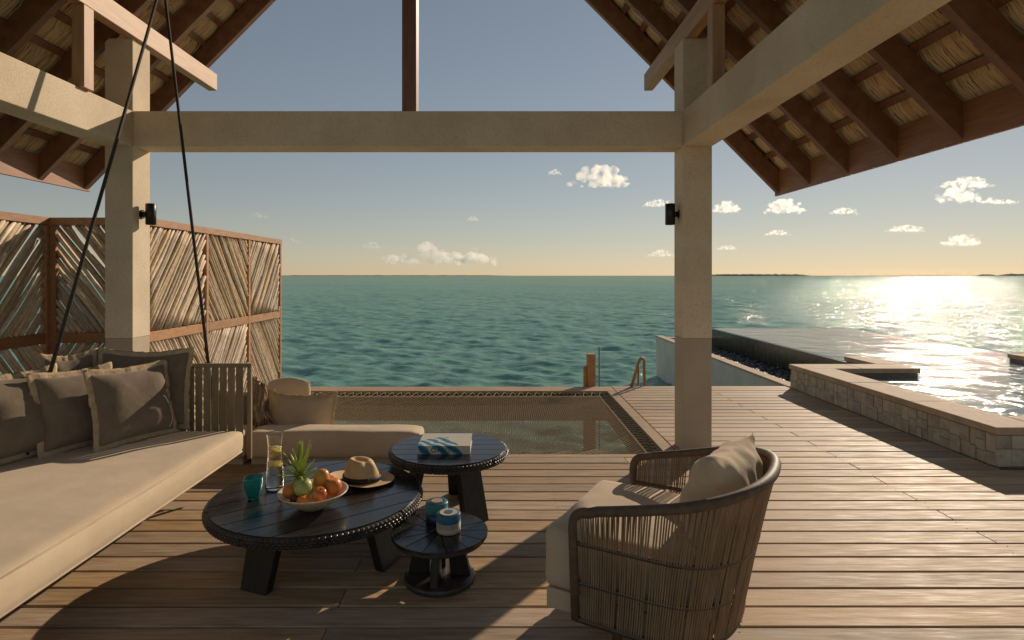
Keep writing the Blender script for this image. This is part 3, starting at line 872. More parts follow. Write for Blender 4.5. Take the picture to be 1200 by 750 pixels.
pillow('round_cushion', 'round pale beige cushion on the net behind the fringed pillow', (-2.06, 5.62, .30), (.20, 0.0, 0), (0, .07, .26), .16, m_cush, m_trim, 0, cat='cushion', seed=8, pinch=-.16)
# crumpled throw hanging over the dark pillow
def throw():
    V = []; F = []; n, m = 16, 26
    for j in range(m + 1):
        f = j / m
        for i in range(n + 1):
            u = i / n - .5
            x = -2.20 + .10 * f + u * (.19 - .08 * math.sin(PI * f)) + .02 * math.sin(f * 7)
            fold = .028 * math.sin(u * 24 + f * 6) + .015 * noise.noise(Vector((u * 7, f * 7, 2)))
            y = 5.215 - .03 * f + fold
            z = .665 - .36 * f + .03 * math.cos(u * 8) - .02 * noise.noise(Vector((u * 9, f * 3, 5)))
            V.append((x + .01 * noise.noise(Vector((f * 9, u * 5, 1))), y, z))
    for j in range(m):
        for i in range(n):
            b = j * (n + 1) + i; F.append((b, b + 1, b + n + 2, b + n + 1))
    nV = len(V)
    V2 = [(x, y + .008, z) for x, y, z in V]
    F2 = [tuple(k + nV for k in f[::-1]) for f in F]
    rim = [i for i in range(n + 1)] + [j * (n + 1) + n for j in range(1, m + 1)] + [m * (n + 1) + i for i in range(n - 1, -1, -1)] + [j * (n + 1) for j in range(m - 1, 0, -1)]
    F3 = [(rim[k], rim[(k + 1) % len(rim)], rim[(k + 1) % len(rim)] + nV, rim[k] + nV) for k in range(len(rim))]
    o = mobj('throw', V + V2, F + F2 + F3, m_trim, None, True); tag(o, 'crumpled fringed throw draped between the dark pillow and the beige pillow', 'throw')
    g = G()
    for i in range(0, n + 1, 2):
        x, y, z = V[m * (n + 1) + i]
        g.add(*tube_vf([(x, y, z), (x + .008 * math.sin(i), y - .01, z - .05)], .004, 5))
    g.build('tassels', m_trim, o)
throw()

# ------------------------------------------------------------------ tables
def clip_strip(r, a, b, n=26):
    """circle of radius r between lines t = a and t = b (t = across), returns polygon in (along, across)"""
    a = max(a, -r + 1e-4); b = min(b, r - 1e-4)
    pts = []
    for i in range(n + 1):
        t = a + (b - a) * i / n; pts.append((math.sqrt(max(0, r * r - t * t)), t))
    for i in range(n + 1):
        t = b - (b - a) * i / n; pts.append((-math.sqrt(max(0, r * r - t * t)), t))
    out = [pts[0]]
    for p in pts[1:]:
        if math.hypot(p[0] - out[-1][0], p[1] - out[-1][1]) > 1e-4: out.append(p)
    if math.hypot(out[0][0] - out[-1][0], out[0][1] - out[-1][1]) < 1e-4: out.pop()
    return out
def planks(parent, cx, cy, r, z0, z1, count, ang, gap=.005):
    ca, sa = math.cos(ang), math.sin(ang)
    for i in range(count):
        a = -r + 2 * r * i / count + (gap / 2 if i else 0); b = -r + 2 * r * (i + 1) / count - (gap / 2 if i < count - 1 else 0)
        poly = [(p, q) for p, q in clip_strip(r, a, b)]
        V, F = prism_vf(poly, z0, z1, 'z')
        o = mobj('plank', V, F, m_black, None, False, origin=(0, 0, 0))
        # local frame keeps the grain along the plank
        o.rotation_euler = (0, 0, ang); o.parent = parent
        pl = WORLD_LOC.get(parent.name, Vector(parent.location))
        o.location = Vector((cx, cy, 0)) - pl
def rim_vf(cx, cy, r0, r1, z0, z1, cols, rows, amp, cuts=()):
    """carved band of staggered scales; r0 radius at top, r1 bulge at middle"""
    N = cols * 4; K = rows * 5
    V = []; F = []
    for j in range(K + 1):
        f = j / K
        z = z1 + (z0 - z1) * f
        rb = r0 + (r1 - r0) * math.sin(PI * min(1, .12 + f * .88)) ** .7
        for i in range(N):
            th = 2 * PI * i / N
            row = f * rows; fr = row - math.floor(row)
            ph = i / 4.0 + (.5 if int(row) % 2 else 0)
            sc = (abs(math.sin(PI * ph)) ** .7) * (math.sin(PI * min(fr, .999)) ** .8) if 0 < j < K else 0
            d = amp * (sc - .5)
            for cth in cuts:
                dd = abs((th - cth + PI) % (2 * PI) - PI) * r0
                if dd < .006: d -= .010
            rr = rb + d
            V.append((cx + rr * math.cos(th), cy + rr * math.sin(th), z))
    for j in range(K):
        for i in range(N):
            l = (i + 1) % N; F.append((j * N + i, (j + 1) * N + i, (j + 1) * N + l, j * N + l))
    F.append(tuple(range(N))); F.append(tuple(K * N + i for i in range(N - 1, -1, -1)))
    return V, F
def slab_leg(parent, cx, cy, th, r_top, r_bot, z_top, w_top, w_bot, thick):
    """slanted slab leg, broad face tangential"""
    er = Vector((math.cos(th), math.sin(th), 0)); et = Vector((-math.sin(th), math.cos(th), 0))
    C = Vector((cx, cy, 0)); V = []
    for z, rr, w in ((0.0, r_bot, w_bot), (z_top, r_top, w_top)):
        for sr, st in ((-1, -1), (1, -1), (1, 1), (-1, 1)):
            V.append(C + er * (rr + sr * thick / 2) + et * (st * w / 2) + Vector((0, 0, z + .0015 * (z == 0))))
    F = [(0, 3, 2, 1), (4, 5, 6, 7), (0, 1, 5, 4), (1, 2, 6, 5), (2, 3, 7, 6), (3, 0, 4, 7)]
    V, F = bevel_vf(V, F, .004)
    mobj('leg', V, F, m_leg, parent)

TB = (-1.055, 3.385, .59, .336)
tb = empty('coffee_table', (TB[0], TB[1], 0), 'large low round black plank coffee table with carved scale rim, holding fruit and a hat', 'table', 'round black carved tables')
V, F = rim_vf(TB[0], TB[1], TB[2] - .012, TB[2] + .012, TB[3] - .068, TB[3] - .0065, 136, 4, .012, [R(40 + 14 * q) for q in range(0, 26, 3)])
mobj('rim', V, F, m_blackr, tb, False)
planks(tb, TB[0], TB[1], TB[2] - .010, TB[3] - .006, TB[3], 8, R(37), .007)
for th in (R(-112), R(-22), R(120)):
    slab_leg(tb, TB[0], TB[1], th, .40, .475, TB[3] - .068, .20, .165, .055)

TS = (-.345, 3.965, .392, .43)
ts = empty('side_table', (TS[0], TS[1], 0), 'medium tall round black plank side table with carved rim, holding a book', 'table', 'round black carved tables')
V, F = rim_vf(TS[0], TS[1], TS[2] - .010, TS[2] + .012, TS[3] - .062, TS[3] - .0065, 96, 4, .0115, [R(20 + 30 * q) for q in range(12)])
mobj('rim', V, F, m_blackr, ts, False)
planks(ts, TS[0], TS[1], TS[2] - .009, TS[3] - .006, TS[3], 7, 0.0, .006)
for th in (R(-48), R(-160), R(75)):
    slab_leg(ts, TS[0], TS[1], th, .20, .285, TS[3] - .062, .17, .19, .055)

TK = (-.313, 3.055, .253, .26)
tk = empty('stool_table', (TK[0], TK[1], 0), 'smallest round black pedestal table with radiating wedge top, holding two candles', 'table', 'round black carved tables')
def wedge_top(parent, cx, cy, r, z0, z1, count):
    for i in range(count):
        a0 = 2 * PI * i / count + .004; a1 = 2 * PI * (i + 1) / count - .004
        poly = [(.012 * math.cos((a0 + a1) / 2), .012 * math.sin((a0 + a1) / 2))]
        poly += [(r * math.cos(a0 + (a1 - a0) * q / 6), r * math.sin(a0 + (a1 - a0) * q / 6)) for q in range(7)]
        poly = [(cx + p, cy + q) for p, q in poly]
        V, F = prism_vf(poly, z0, z1, 'z')
        V, F = bevel_vf(V, F, .0015)
        mobj('wedge', V, F, m_blackw, parent)
lathe('under_top', [(0, .218), (.20, .218), (.238, .222), (.247, .235), (.247, .242), (0, .242)], TK[0], TK[1], m_blackr, tk, 48)
wedge_top(tk, TK[0], TK[1], TK[2], .2425, TK[3], 14)
lathe('base_disc', [(0, .002), (.175, .002), (.185, .008), (.185, .03), (.178, .036), (0, .036)], TK[0], TK[1], m_blackr, tk, 48)
for th in (R(-95), R(-5), R(85), R(175)):
    er = Vector((math.cos(th), math.sin(th), 0)); et = Vector((-er.y, er.x, 0)); C = Vector((TK[0], TK[1], 0)); V = []
    for z, ra, rb in ((.0365, .06, .165), (.2175, .045, .125)):
        for rr, st in ((ra, -1), (rb, -1), (rb, 1), (ra, 1)):
            V.append(C + er * rr + et * (st * .02) + Vector((0, 0, z)))
    F = [(0, 3, 2, 1), (4, 5, 6, 7), (0, 1, 5, 4), (1, 2, 6, 5), (2, 3, 7, 6), (3, 0, 4, 7)]
    V, F = bevel_vf(V, F, .003); mobj('leg', V, F, m_leg, tk)

# ------------------------------------------------------------------ things on the tables
ZB = TB[3] + .001
# carafe
m_glass = simple('clear_glass', (0.97, 0.98, 0.98), .02, 1.0, 1.45)
m_water = simple('drinking_water', (0.95, 0.97, 0.96), .0, 1.0, 1.33)
m_lemon = M('lemon_slice', (0.75, 0.55, 0.06), (0.82, 0.68, 0.15), rough=.4, scale=30)
m_teal = simple('teal_glass', (0.10, 0.62, 0.60), .03, .85, 1.45)
cx, cy = -1.325, 3.43
car = empty('carafe', (cx, cy, ZB), 'tall clear glass carafe of water with lemon slices', 'carafe')
def shell(prof_o, th):
    """outer profile [(r,z)] -> closed thin wall profile"""
    inner = [(max(.001, r - th), z) for r, z in prof_o[::-1]]
    zb = prof_o[0][1]; zi = zb + th * 1.6; rt, zt = prof_o[-1]
    inner = [p for p in inner if p[1] > zi + .002]
    inner = [(rt - th, zt - .0004), (rt - th, zt - .004)] + inner[1:] + [(max(.004, prof_o[0][0] - th), zi + .001), (max(.003, prof_o[0][0] - th - .003), zi)]
    r0 = prof_o[0][0]
    return [(0, zb), (r0 - .004, zb), (r0 - .001, zb + .0005)] + prof_o[1:-1] + [(rt, zt - .004), (rt, zt - .0004), (rt - th * .5, zt)] + inner + [(0, zi)]
po = [(.050, ZB), (.055, ZB + .012), (.054, ZB + .06), (.050, ZB + .12), (.044, ZB + .18), (.040, ZB + .225), (.0405, ZB + .265), (.045, ZB + .305), (.049, ZB + .335)]
lathe('glass_wall', shell(po, .0028), cx, cy, m_glass, car, 32)
lathe('water', [(0, ZB + .006), (.0465, ZB + .0065), (.0515, ZB + .014), (.0505, ZB + .06), (.0465, ZB + .12), (.0405, ZB + .18), (.0365, ZB + .225), (.0368, ZB + .25), (0, ZB + .25)], cx, cy, m_water, car, 32)
for zz, tl in ((.235, 24), (.205, -18), (.150, 20)):
    V, F = lathe_vf([(0, -.0025), (.033, -.0025), (.034, 0), (.033, .0025), (0, .0025)], 0, 0, 20)
    rot = Matrix.Rotation(R(tl), 3, 'Y') @ Matrix.Rotation(R(16), 3, 'X')
    V = [tuple(rot @ Vector(v) + Vector((cx, cy, ZB + zz))) for v in V]
    mobj('lemon_slice', V, F, m_lemon, car, True)
# teal tumbler
gx, gy = -1.392, 3.29
tum = empty('tumbler', (gx, gy, ZB), 'teal glass tumbler on the left side of the large table', 'tumbler')
po = [(.027, ZB), (.031, ZB + .006), (.040, ZB + .03), (.049, ZB + .06), (.053, ZB + .09), (.0525, ZB + .122)]
lathe('glass_wall', shell(po, .004), gx, gy, m_teal, tum, 28)

# fruit bowl
m_bowl = M('speckled_cream_ceramic', (0.62, 0.52, 0.38), (0.72, 0.63, 0.48), rough=.35, scale=18, c3=(.35, .26, .17), s3=45, w3=.7, bump=.3, bscale=40, bdist=.002)
bx, by = -1.015, 3.165
bowl = lathe('fruit_bowl', [(0, ZB), (.062, ZB), (.068, ZB + .004), (.10, ZB + .022), (.145, ZB + .050), (.180, ZB + .084), (.186, ZB + .092), (.181, ZB + .094), (.140, ZB + .058), (.095, ZB + .03), (.06, ZB + .014), (0, ZB + .012)], bx, by, m_bowl, None, 40)
tag(bowl, 'wide speckled cream bowl full of fruit on the large table', 'bowl')
def fruit(name, label, cat, x, y, z, r, mat, sq=(1, 1, 1), group='fruit piled in the bowl', dimple=.12, stem=None, tilt=(0, 0, 0)):
    V = []; prof = []
    n = 18
    for i in range(n + 1):
        ph = -PI / 2 + PI * i / n
        rr = math.cos(ph); zz = math.sin(ph)
        if zz > .75: zz -= dimple * ((zz - .75) / .25) ** 2 * 1.4
        prof.append((max(0, rr) * r if 0 < i < n else 0, zz * r))
    V, F = lathe_vf(prof, 0, 0, 24)
    rot = (Matrix.Rotation(tilt[0], 3, 'X') @ Matrix.Rotation(tilt[1], 3, 'Y'))
    V = [tuple(rot @ Vector((v[0] * sq[0], v[1] * sq[1], v[2] * sq[2])) + Vector((x, y, z))) for v in V]
    o = mobj(name, V, F, mat, None, True); tag(o, label, cat, group)
    if stem:
        a = rot @ Vector((0, 0, r * sq[2] * .8)); b = rot @ Vector((.004, 0, r * sq[2] * 1.12))
        tube('stem', [Vector((x, y, z)) + a, Vector((x, y, z)) + b], .003, m_joist, o, 6)
    return o
m_orange = M('orange_peel', (0.62, 0.20, 0.025), (0.70, 0.27, 0.04), rough=.45, scale=8, bump=.8, bscale=140, bdist=.002, c3=(.45, .13, .02), s3=30, w3=.35)
m_apple = M('red_apple_skin', (0.52, 0.07, 0.025), (0.62, 0.33, 0.06), rough=.3, scale=9, stretch=(1, 1, .3), ramp=(.42, .62))
m_mango = M('yellow_mango_skin', (0.66, 0.36, 0.05), (0.62, 0.22, 0.05), rough=.38, scale=10, ramp=(.45, .65))
m_plum = M('plum_skin', (0.10, 0.02, 0.02), (0.16, 0.04, 0.03), rough=.35, scale=9)
def melon_mat():
    m = M('striped_melon_skin', (0.32, 0.40, 0.10), (0.42, 0.47, 0.16), rough=.45, scale=14)
    t = m.node_tree; L = t.links; p = t.nodes['Principled BSDF']; src = p.inputs['Base Color'].links[0].from_socket
    tc = nd(t, 'ShaderNodeTexCoord'); wv = nd(t, 'ShaderNodeTexWave'); wv.inputs['Scale'].default_value = 28; wv.inputs['Distortion'].default_value = 2.5
    wv.bands_direction = 'X'
    L.new(tc.outputs['Object'], wv.inputs['Vector'])
    mr = nd(t, 'ShaderNodeMapRange'); mr.inputs[1].default_value = .7; mr.inputs[2].default_value = .95; mr.inputs[4].default_value = .6
    L.new(wv.outputs[1], mr.inputs[0])
    mx = nd(t, 'ShaderNodeMix', data_type='RGBA'); mx.inputs[7].default_value = (.60, .60, .30, 1)
    L.new(mr.outputs[0], mx.inputs[0]); L.new(src, mx.inputs[6]); L.new(mx.outputs[2], p.inputs['Base Color'])
    return m
zf = ZB
fruit('orange', 'orange at the left end of the bowl under the pineapple leaves', 'orange', bx - .113, by - .028, zf + .098, .042, m_orange)
fruit('melon', 'small pale green striped melon at the front of the bowl', 'melon', bx - .034, by - .055, zf + .128, .050, melon_mat(), dimple=0.02)
fruit('orange', 'big orange at the right end of the bowl nearest the hat', 'orange', bx + .106, by + .012, zf + .112, .046, m_orange)
fruit('apple', 'red apple at the front right of the bowl', 'apple', bx + .055, by - .062, zf + .092, .042, m_apple, stem=True, tilt=(.35, .2, 0))
fruit('mango', 'upright yellow mango behind the melon', 'mango', bx + .036, by + .03, zf + .140, .043, m_mango, (1, 1, 1.4), dimple=.02, tilt=(-.1, .25, 0))
fruit('orange', 'small orange low at the front of the bowl below the melon', 'orange', bx - .018, by - .112, zf + .076, .033, m_orange)
fruit('plum', 'dark plum between the left orange and the melon', 'plum', bx - .070, by - .082, zf + .076, .026, m_plum)
fruit('apple', 'red and yellow apple at the back of the bowl hidden by the mango', 'apple', bx + .06, by + .095, zf + .10, .042, m_apple, stem=True)
# pineapple with its crown
m_pine = M('pineapple_skin', (0.35, 0.20, 0.05), (0.48, 0.30, 0.08), rough=.6, scale=30, bump=1, bscale=50, bdist=.006)
m_leaf = M('pineapple_leaf', (0.30, 0.43, 0.06), (0.54, 0.62, 0.17), rough=.45, scale=9, rand=.25)
px, py, pz = bx - .080, by + .02, zf + .124
pin = fruit('pineapple', 'pineapple with spiky green crown standing in the fruit bowl', 'pineapple', px, py, pz - .018, .048, m_pine, (1, 1, 1.1), dimple=0)
for i in range(42):
    ring = i / 34
    th = i * 2.399963; el = R(88 - 78 * (1 - ring) ** .8 * random.uniform(.85, 1.1)) if ring < .97 else R(86)
    el = max(el, R(6)); ln = (.118 + .035 * ring) * random.uniform(.85, 1.15) * (1.15 if ring > .7 else 1)
    d = Vector((math.cos(th) * math.cos(el), math.sin(th) * math.cos(el), math.sin(el)))
    sd = Vector((-math.sin(th), math.cos(th), 0)); nn = d.cross(sd)
    b0 = Vector((px, py, pz + .028 + .03 * ring)); V = []; F = []
    for q in range(5):
        f = q / 4; w = .0140 * (1 - f ** 1.6) * (.75 + .6 * f) + .0006
        p = b0 + d * ln * f + Vector((0, 0, -.028 * f * f * math.cos(el)))
        for (s, h) in ((-1, .003), (0, -.0015), (1, .003), (0, .0008)):
            V.append(p + sd * w * s - nn * h)
    for q in range(4):
        for s in range(4):
            l = (s + 1) % 4; F.append((q * 4 + s, q * 4 + l, q * 4 + 4 + l, q * 4 + 4 + s))
    F += [(3, 2, 1, 0), (16, 17, 18, 19)]
    mobj('leaf', V, F, m_leaf, pin, False)

# straw hat
def hat():
    m_hat = M('woven_straw', (0.52, 0.36, 0.19), (0.62, 0.46, 0.27), rough=.7, scale=12, bump=.5, bscale=160, bdist=.002)
    m_band = simple('black_ribbon', (.014, .013, .013), .6)
    hx, hy = -.842, 3.555; n = 56
    e = empty('straw_hat', (hx, hy, ZB), 'tan straw fedora hat with black ribbon band lying on the large table', 'hat')
    prof = [(.185, 'b'), (.165, 'b'), (.135, 'b'), (.112, 'b')]
    rows = []
    V = []; F = []
    def brim_z(r, th):
        f = max(0, (r - .105)) / .08
        return ZB + .012 + f * f * (.030 * max(0, -math.cos(th - R(20))) + .008) - .004 * f * math.sin(th)
    def pt(r, th, z, sx=1.0):
        return (hx + r * 1.06 * math.cos(th), hy + r * .92 * math.sin(th), z)
    for r in (.188, .172, .150, .128, .110):
        rows.append([pt(r, 2 * PI * k / n, brim_z(r, 2 * PI * k / n)) for k in range(n)])
    for f in (.0, .12, .3, .5, .7, .85, .95, 1.0):
        row = []
        for k in range(n):
            th = 2 * PI * k / n
            r = .108 - .018 * f - .016 * f * f
            if f > .9: r *= (1 - .18 * (f - .9) / .1)
            # front pinch on the right side
            pin = .026 * f * f * (math.exp(-((abs(((th - R(-20)) + PI) % (2 * PI) - PI) - .62) / .36) ** 2))
            z = ZB + .014 + .125 * f - .010 * f * math.cos(th)
            row.append(pt(r - pin, th, z))
        rows.append(row)
    for f in (.75, .45, .15):
        row = []
        for k in range(n):
            th = 2 * PI * k / n
            pin = .026 * (math.exp(-((abs(((th - R(-20)) + PI) % (2 * PI) - PI) - .62) / .36) ** 2))
            x, y, z = pt((.062 - pin * .8) * f, th, 0)
            across = math.sin(th - R(-20)) * f                       # crease runs front to back
            row.append((x, y, ZB + .141 - .030 * math.exp(-(across / .42) ** 2) * (1 - .25 * f) - .010 * math.cos(th) * f))
        rows.append(row)
    for row in rows: V += row
    for j in range(len(rows) - 1):
        for k in range(n):
            l = (k + 1) % n; F.append((j * n + k, j * n + l, (j + 1) * n + l, (j + 1) * n + k))
    F.append(tuple((len(rows) - 1) * n + k for k in range(n)))
    o = mobj('hat_body', V, F, m_hat, e, True)
    sm = o.modifiers.new('thickness', 'SOLIDIFY'); sm.thickness = .003; sm.offset = -1
    ss = o.modifiers.new('smooth', 'SUBSURF'); ss.levels = 1; ss.render_levels = 1
    V = []; F = []
    for (f, dr) in ((.03, .0035), (.27, .0035)):
        for k in range(n):
            th = 2 * PI * k / n; r = .108 - .018 * f - .016 * f * f + dr
            V.append(pt(r, th, ZB + .014 + .125 * f - .010 * f * math.cos(th)))
    for k in range(n):
        l = (k + 1) % n; F.append((k, l, n + l, n + k))
    b = mobj('ribbon_band', V, F, m_band, e, True)
    sm = b.modifiers.new('thickness', 'SOLIDIFY'); sm.thickness = .002; sm.offset = 1
    th = R(-62)
    x, y, z = pt(.111, th, ZB + .033)
    V, F = box_vf(x - .009, x + .012, y - .008, y + .004, z - .014, z + .016); V, F = bevel_vf(V, F, .003)
    mobj('bow', V, F, m_band, e)
hat()

# book
def book():
    zt = TS[3] + .001; x0, x1, y0, y1 = -.535, -.190, 3.80, 4.10
    m_cov = bpy.data.materials.new('printed_cover'); m_cov.use_nodes = True; t = m_cov.node_tree; L = t.links
    p = t.nodes['Principled BSDF']; p.inputs['Roughness'].default_value = .35
    tc = nd(t, 'ShaderNodeTexCoord')
    sep = nd(t, 'ShaderNodeSeparateXYZ'); L.new(tc.outputs['Object'], sep.inputs[0])
    def math2(op, a, b=None, c=None):
        n = nd(t, 'ShaderNodeMath', operation=op)
        for i, v in enumerate((a, b, c)):
            if v is None: continue
            if isinstance(v, (int, float)): n.inputs[i].default_value = v
            else: L.new(v, n.inputs[i])
        return n.outputs[0]
    X, Yv, Zv = sep.outputs[0], sep.outputs[1], sep.outputs[2]
    y = math2('ADD', Yv, math2('MULTIPLY', Zv, .9))
    # wave crest: everything below a curve y < crest(x) is painted in flowing blue bands
    crest = math2('SUBTRACT', .085, math2('MULTIPLY', math2('POWER', math2('ABSOLUTE', math2('ADD', X, .02)), 1.4), 1.35))
    right = math2('MULTIPLY', math2('MAXIMUM', math2('SUBTRACT', X, .01), 0), 1.5)
    crest = math2('SUBTRACT', crest, right)
    below = math2('LESS_THAN', y, crest)
    ph = math2('ADD', math2('MULTIPLY', X, 62), math2('MULTIPLY', y, 68))
    nz = nd(t, 'ShaderNodeTexNoise'); nz.inputs['Scale'].default_value = 9; L.new(tc.outputs['Object'], nz.inputs['Vector'])
    ph = math2('ADD', ph, math2('MULTIPLY', nz.outputs[0], 9))
    band = math2('MULTIPLY', math2('ADD', math2('SINE', ph), 1), .5)
    cr = nd(t, 'ShaderNodeValToRGB'); e = cr.color_ramp.elements
    e[0].position = .0; e[0].color = (.02, .09, .16, 1); e[1].position = 1; e[1].color = (.62, .55, .43, 1)
    q = e.new(.45); q.color = (.05, .22, .34, 1); q = e.new(.72); q.color = (.13, .36, .45, 1); q = e.new(.8); q.color = (.62, .55, .43, 1)
    L.new(band, cr.inputs[0])
    mx = nd(t, 'ShaderNodeMix', data_type='RGBA'); mx.inputs[6].default_value = (.58, .50, .385, 1)
    L.new(below, mx.inputs[0]); L.new(cr.outputs[0], mx.inputs[7]); L.new(mx.outputs[2], p.inputs['Base Color'])
    m_page = M('paper_edge', (0.66, 0.6, 0.48), (0.75, 0.69, 0.56), rough=.8, scale=4, stretch=(1, 1, 90))
    e = empty('book', ((x0 + x1) / 2, (y0 + y1) / 2, zt), 'thick hardback with a blue wave cover lying on the side table', 'book')
    ang = R(1.5)
    g = G(); th = .003
    g.add(*box_vf(x0, x1, y0, y1, zt + .052, zt + .055)); g.add(*box_vf(x0, x1, y0, y1, zt, zt + .003)); g.add(*box_vf(x0, x1, y0 - .004, y0 - .0005, zt, zt + .055))
    g.build('cover', m_cov, e)
    box('pages', x0 + .004, x1 - .005, y0 + .001, y1 - .005, zt + .0035, zt + .0515, m_page, e)
    cu = bpy.data.curves.new('title', 'FONT'); cu.body = 'OASIS'; cu.size = .045; cu.extrude = .0004; cu.space_character = 1.1
    tmp = bpy.data.objects.new('title_curve', cu); tm = bpy.data.meshes.new_from_object(tmp); bpy.data.objects.remove(tmp)
    tm.materials.clear(); tm.materials.append(simple('dark_ink', (.025, .03, .035), .5))
    tx = bpy.data.objects.new('title', tm); link(tx)
    tx.parent = e; tx.location = (-.085, y0 - .0046 - (y0 + y1) / 2, .012); tx.rotation_euler = (R(90), 0, 0)
book()

# candles
def candle(cx, cy, r, h, bands, top, label):
    z = TK[3] + .001
    e = empty('candle', (cx, cy, z), label, 'candle', 'candles on the smallest table')
    zz = z
    for i, (f, mat) in enumerate(bands):
        z1 = zz + h * f
        a = .004 if i == 0 else 0; b = .004 if i == len(bands) - 1 else 0
        lathe('band', [(0, zz), (r - a, zz), (r, zz + a), (r, z1 - b - .0004), (r - b, z1 - .0004), (0, z1 - .0004)], cx, cy, mat, e, 32); zz = z1
    for rr, mat in top:
        lathe('top_ring', [(0, zz), (rr * r, zz), (rr * r, zz + .002), (0, zz + .002)], cx, cy, mat, e, 28, False); zz += .002
w_teal = M('teal_wax', (0.02, 0.16, 0.18), (0.035, 0.20, 0.22), rough=.3, scale=12)
w_navy = M('navy_wax', (0.012, 0.035, 0.075), (0.02, 0.05, 0.09), rough=.3, scale=12)
w_blue = M('blue_wax', (0.012, 0.10, 0.19), (0.025, 0.14, 0.24), rough=.3, scale=12)
w_grey = M('grey_wax', (0.30, 0.29, 0.25), (0.38, 0.37, 0.32), rough=.4, scale=12)
w_sand = M('sand_wax', (0.48, 0.40, 0.29), (0.56, 0.47, 0.35), rough=.4, scale=12)
w_pink = M('blush_wax', (0.42, 0.27, 0.22), (0.48, 0.32, 0.26), rough=.4, scale=12)
candle(-.340, 3.17, .061, .108, [(.5, w_navy), (.5, w_teal)], [(.72, w_navy), (.5, w_pink)], 'teal candle with navy base and pink centre, the rear one on the small table')
candle(-.266, 3.045, .064, .098, [(.3, w_sand), (.27, w_grey), (.43, w_blue)], [(.72, w_sand), (.36, w_blue)], 'striped sand, grey and blue candle in front of the teal candle')

# ------------------------------------------------------------------ armchair
CH0 = Vector((.52, 2.80, 0)); CD = Vector((.866, -.5, 0)); CE = Vector((.5, .866, 0))
def cw(s, w, z): return CH0 + CD * s + CE * w + Vector((0, 0, z))
arm_c = empty('armchair', tuple(CH0 + CD * .36), 'brown corded tub armchair with beige seat cushion facing the tables', 'armchair')
def plan(t, depth=.735, hw=.430, s0=.0, straight=.36, ex=2.35):
    """t in 0..1 from near front round the back to far front -> (s, w)"""
    L1 = straight; La = 1.25 * (depth - straight) + 1.2 * hw
    tot = 2 * L1 + La * 1.0
    d = t * tot
    if d < L1: return (s0 + d, -hw)
    if d > tot - L1: return (s0 + (tot - d), hw)
    a = -PI / 2 + PI * (d - L1) / La
    c, s = math.cos(a), math.sin(a)
    return (s0 + straight + (depth - straight) * abs(c) ** (2 / ex), hw * math.copysign(abs(s) ** (2 / ex), s))
def rail_z(s): return .615 + .175 * max(0, s / .735) ** 1.15
NT = 60
top = []
for i in range(NT + 1):
    s, w = plan(i / NT); top.append(cw(s, w, rail_z(s)))
bot = []
for i in range(NT + 1):
    s, w = plan(i / NT, .60, .395, .0, .30); bot.append(cw(s + .0, w, .15))
def ring(z_f):
    out = []
    for i in range(NT + 1):
        f = z_f
        out.append(top[i].lerp(bot[i], f))
    return out
front_n = [bot[0], bot[0].lerp(top[0], .55), bot[0].lerp(top[0], .88), bot[0].lerp(top[0], .97) + CD * .012]
near_corner = arc(tuple(bot[0].lerp(top[0], .86)), tuple(top[0] + Vector((0, 0, .004))), tuple(top[0] + CD * .075 + Vector((0, 0, .006))), 6)
far_corner = arc(tuple(top[-1] + CD * .075 + Vector((0, 0, .006))), tuple(top[-1] + Vector((0, 0, .004))), tuple(bot[-1].lerp(top[-1], .86)), 6)
mid = [p for p in top if (p - CH0).dot(CD) > .09]
path = [tuple(bot[0]), tuple(bot[0].lerp(top[0], .45))] + near_corner + [tuple(p) for p in mid] + far_corner + [tuple(bot[-1].lerp(top[-1], .45)), tuple(bot[-1])]
tube('top_rail', path, 1.0, m_rail, arm_c, 12, flat=(.022, .019))
tube('bottom_rail', [tuple(p) for p in bot], .014, m_steel, arm_c, 8)
def at_height(i, z):
    f = (top[i].z - z) / (top[i].z - bot[i].z); return top[i].lerp(bot[i], f)
for zz in (.480, .310):
    pts = [tuple(at_height(i, zz) - (at_height(i, zz) - cw(.3, 0, zz)).normalized() * .004) for i in range(NT + 1)]
    tube('side_rail', pts, .010, m_steel, arm_c, 8)
# woven cords between the top rail and the bottom rail
g = G(); g2 = G()
NCD = 176
def samp(arr, t):
    x = t * NT; i = min(NT - 1, int(x)); return arr[i].lerp(arr[i + 1], x - i)
# arc-length parametrise
acc = [0]
for i in range(NT): acc.append(acc[-1] + (top[i + 1] - top[i]).length)
def t_of(d):
    for i in range(NT):
        if acc[i + 1] >= d: return (i + (d - acc[i]) / (acc[i + 1] - acc[i])) / NT
    return 1.0
for k in range(NCD):
    d = .03 + (acc[-1] - .06) * k / (NCD - 1)
    if random.random() < .05: continue
    t = t_of(d); a = samp(top, t); b = samp(bot, t)
    if (a - CH0).dot(CD) < .05: a = a + Vector((0, 0, -.012))
    out = (a - cw(.3, 0, a.z)); out.z = 0; out.normalize()
    j = random.uniform(-.0025, .0025); tg = Vector((-out.y, out.x, 0)) * j
    pts = [a + out * .006, a.lerp(b, .25) + tg + out * .001, a.lerp(b, .6) + tg * .5 + out * .0005, b + out * .006]
    g.add(*tube_vf(pts, .0037, 5))
    pts = [a - out * .009, a.lerp(b, .3) + tg - out * .004, b - out * .009]
    if k % 2: g2.add(*tube_vf(pts, .0034, 4))
# cord wrapped round the top rail
for k in range(330):
    d = .05 + (acc[-1] - .10) * k / 329; t = t_of(d); a = samp(top, t)
o = g.build('cords', m_cord, arm_c, False); o['kind'] = 'stuff'
o = g2.build('inner_cords', m_cord, arm_c, False); o['kind'] = 'stuff'
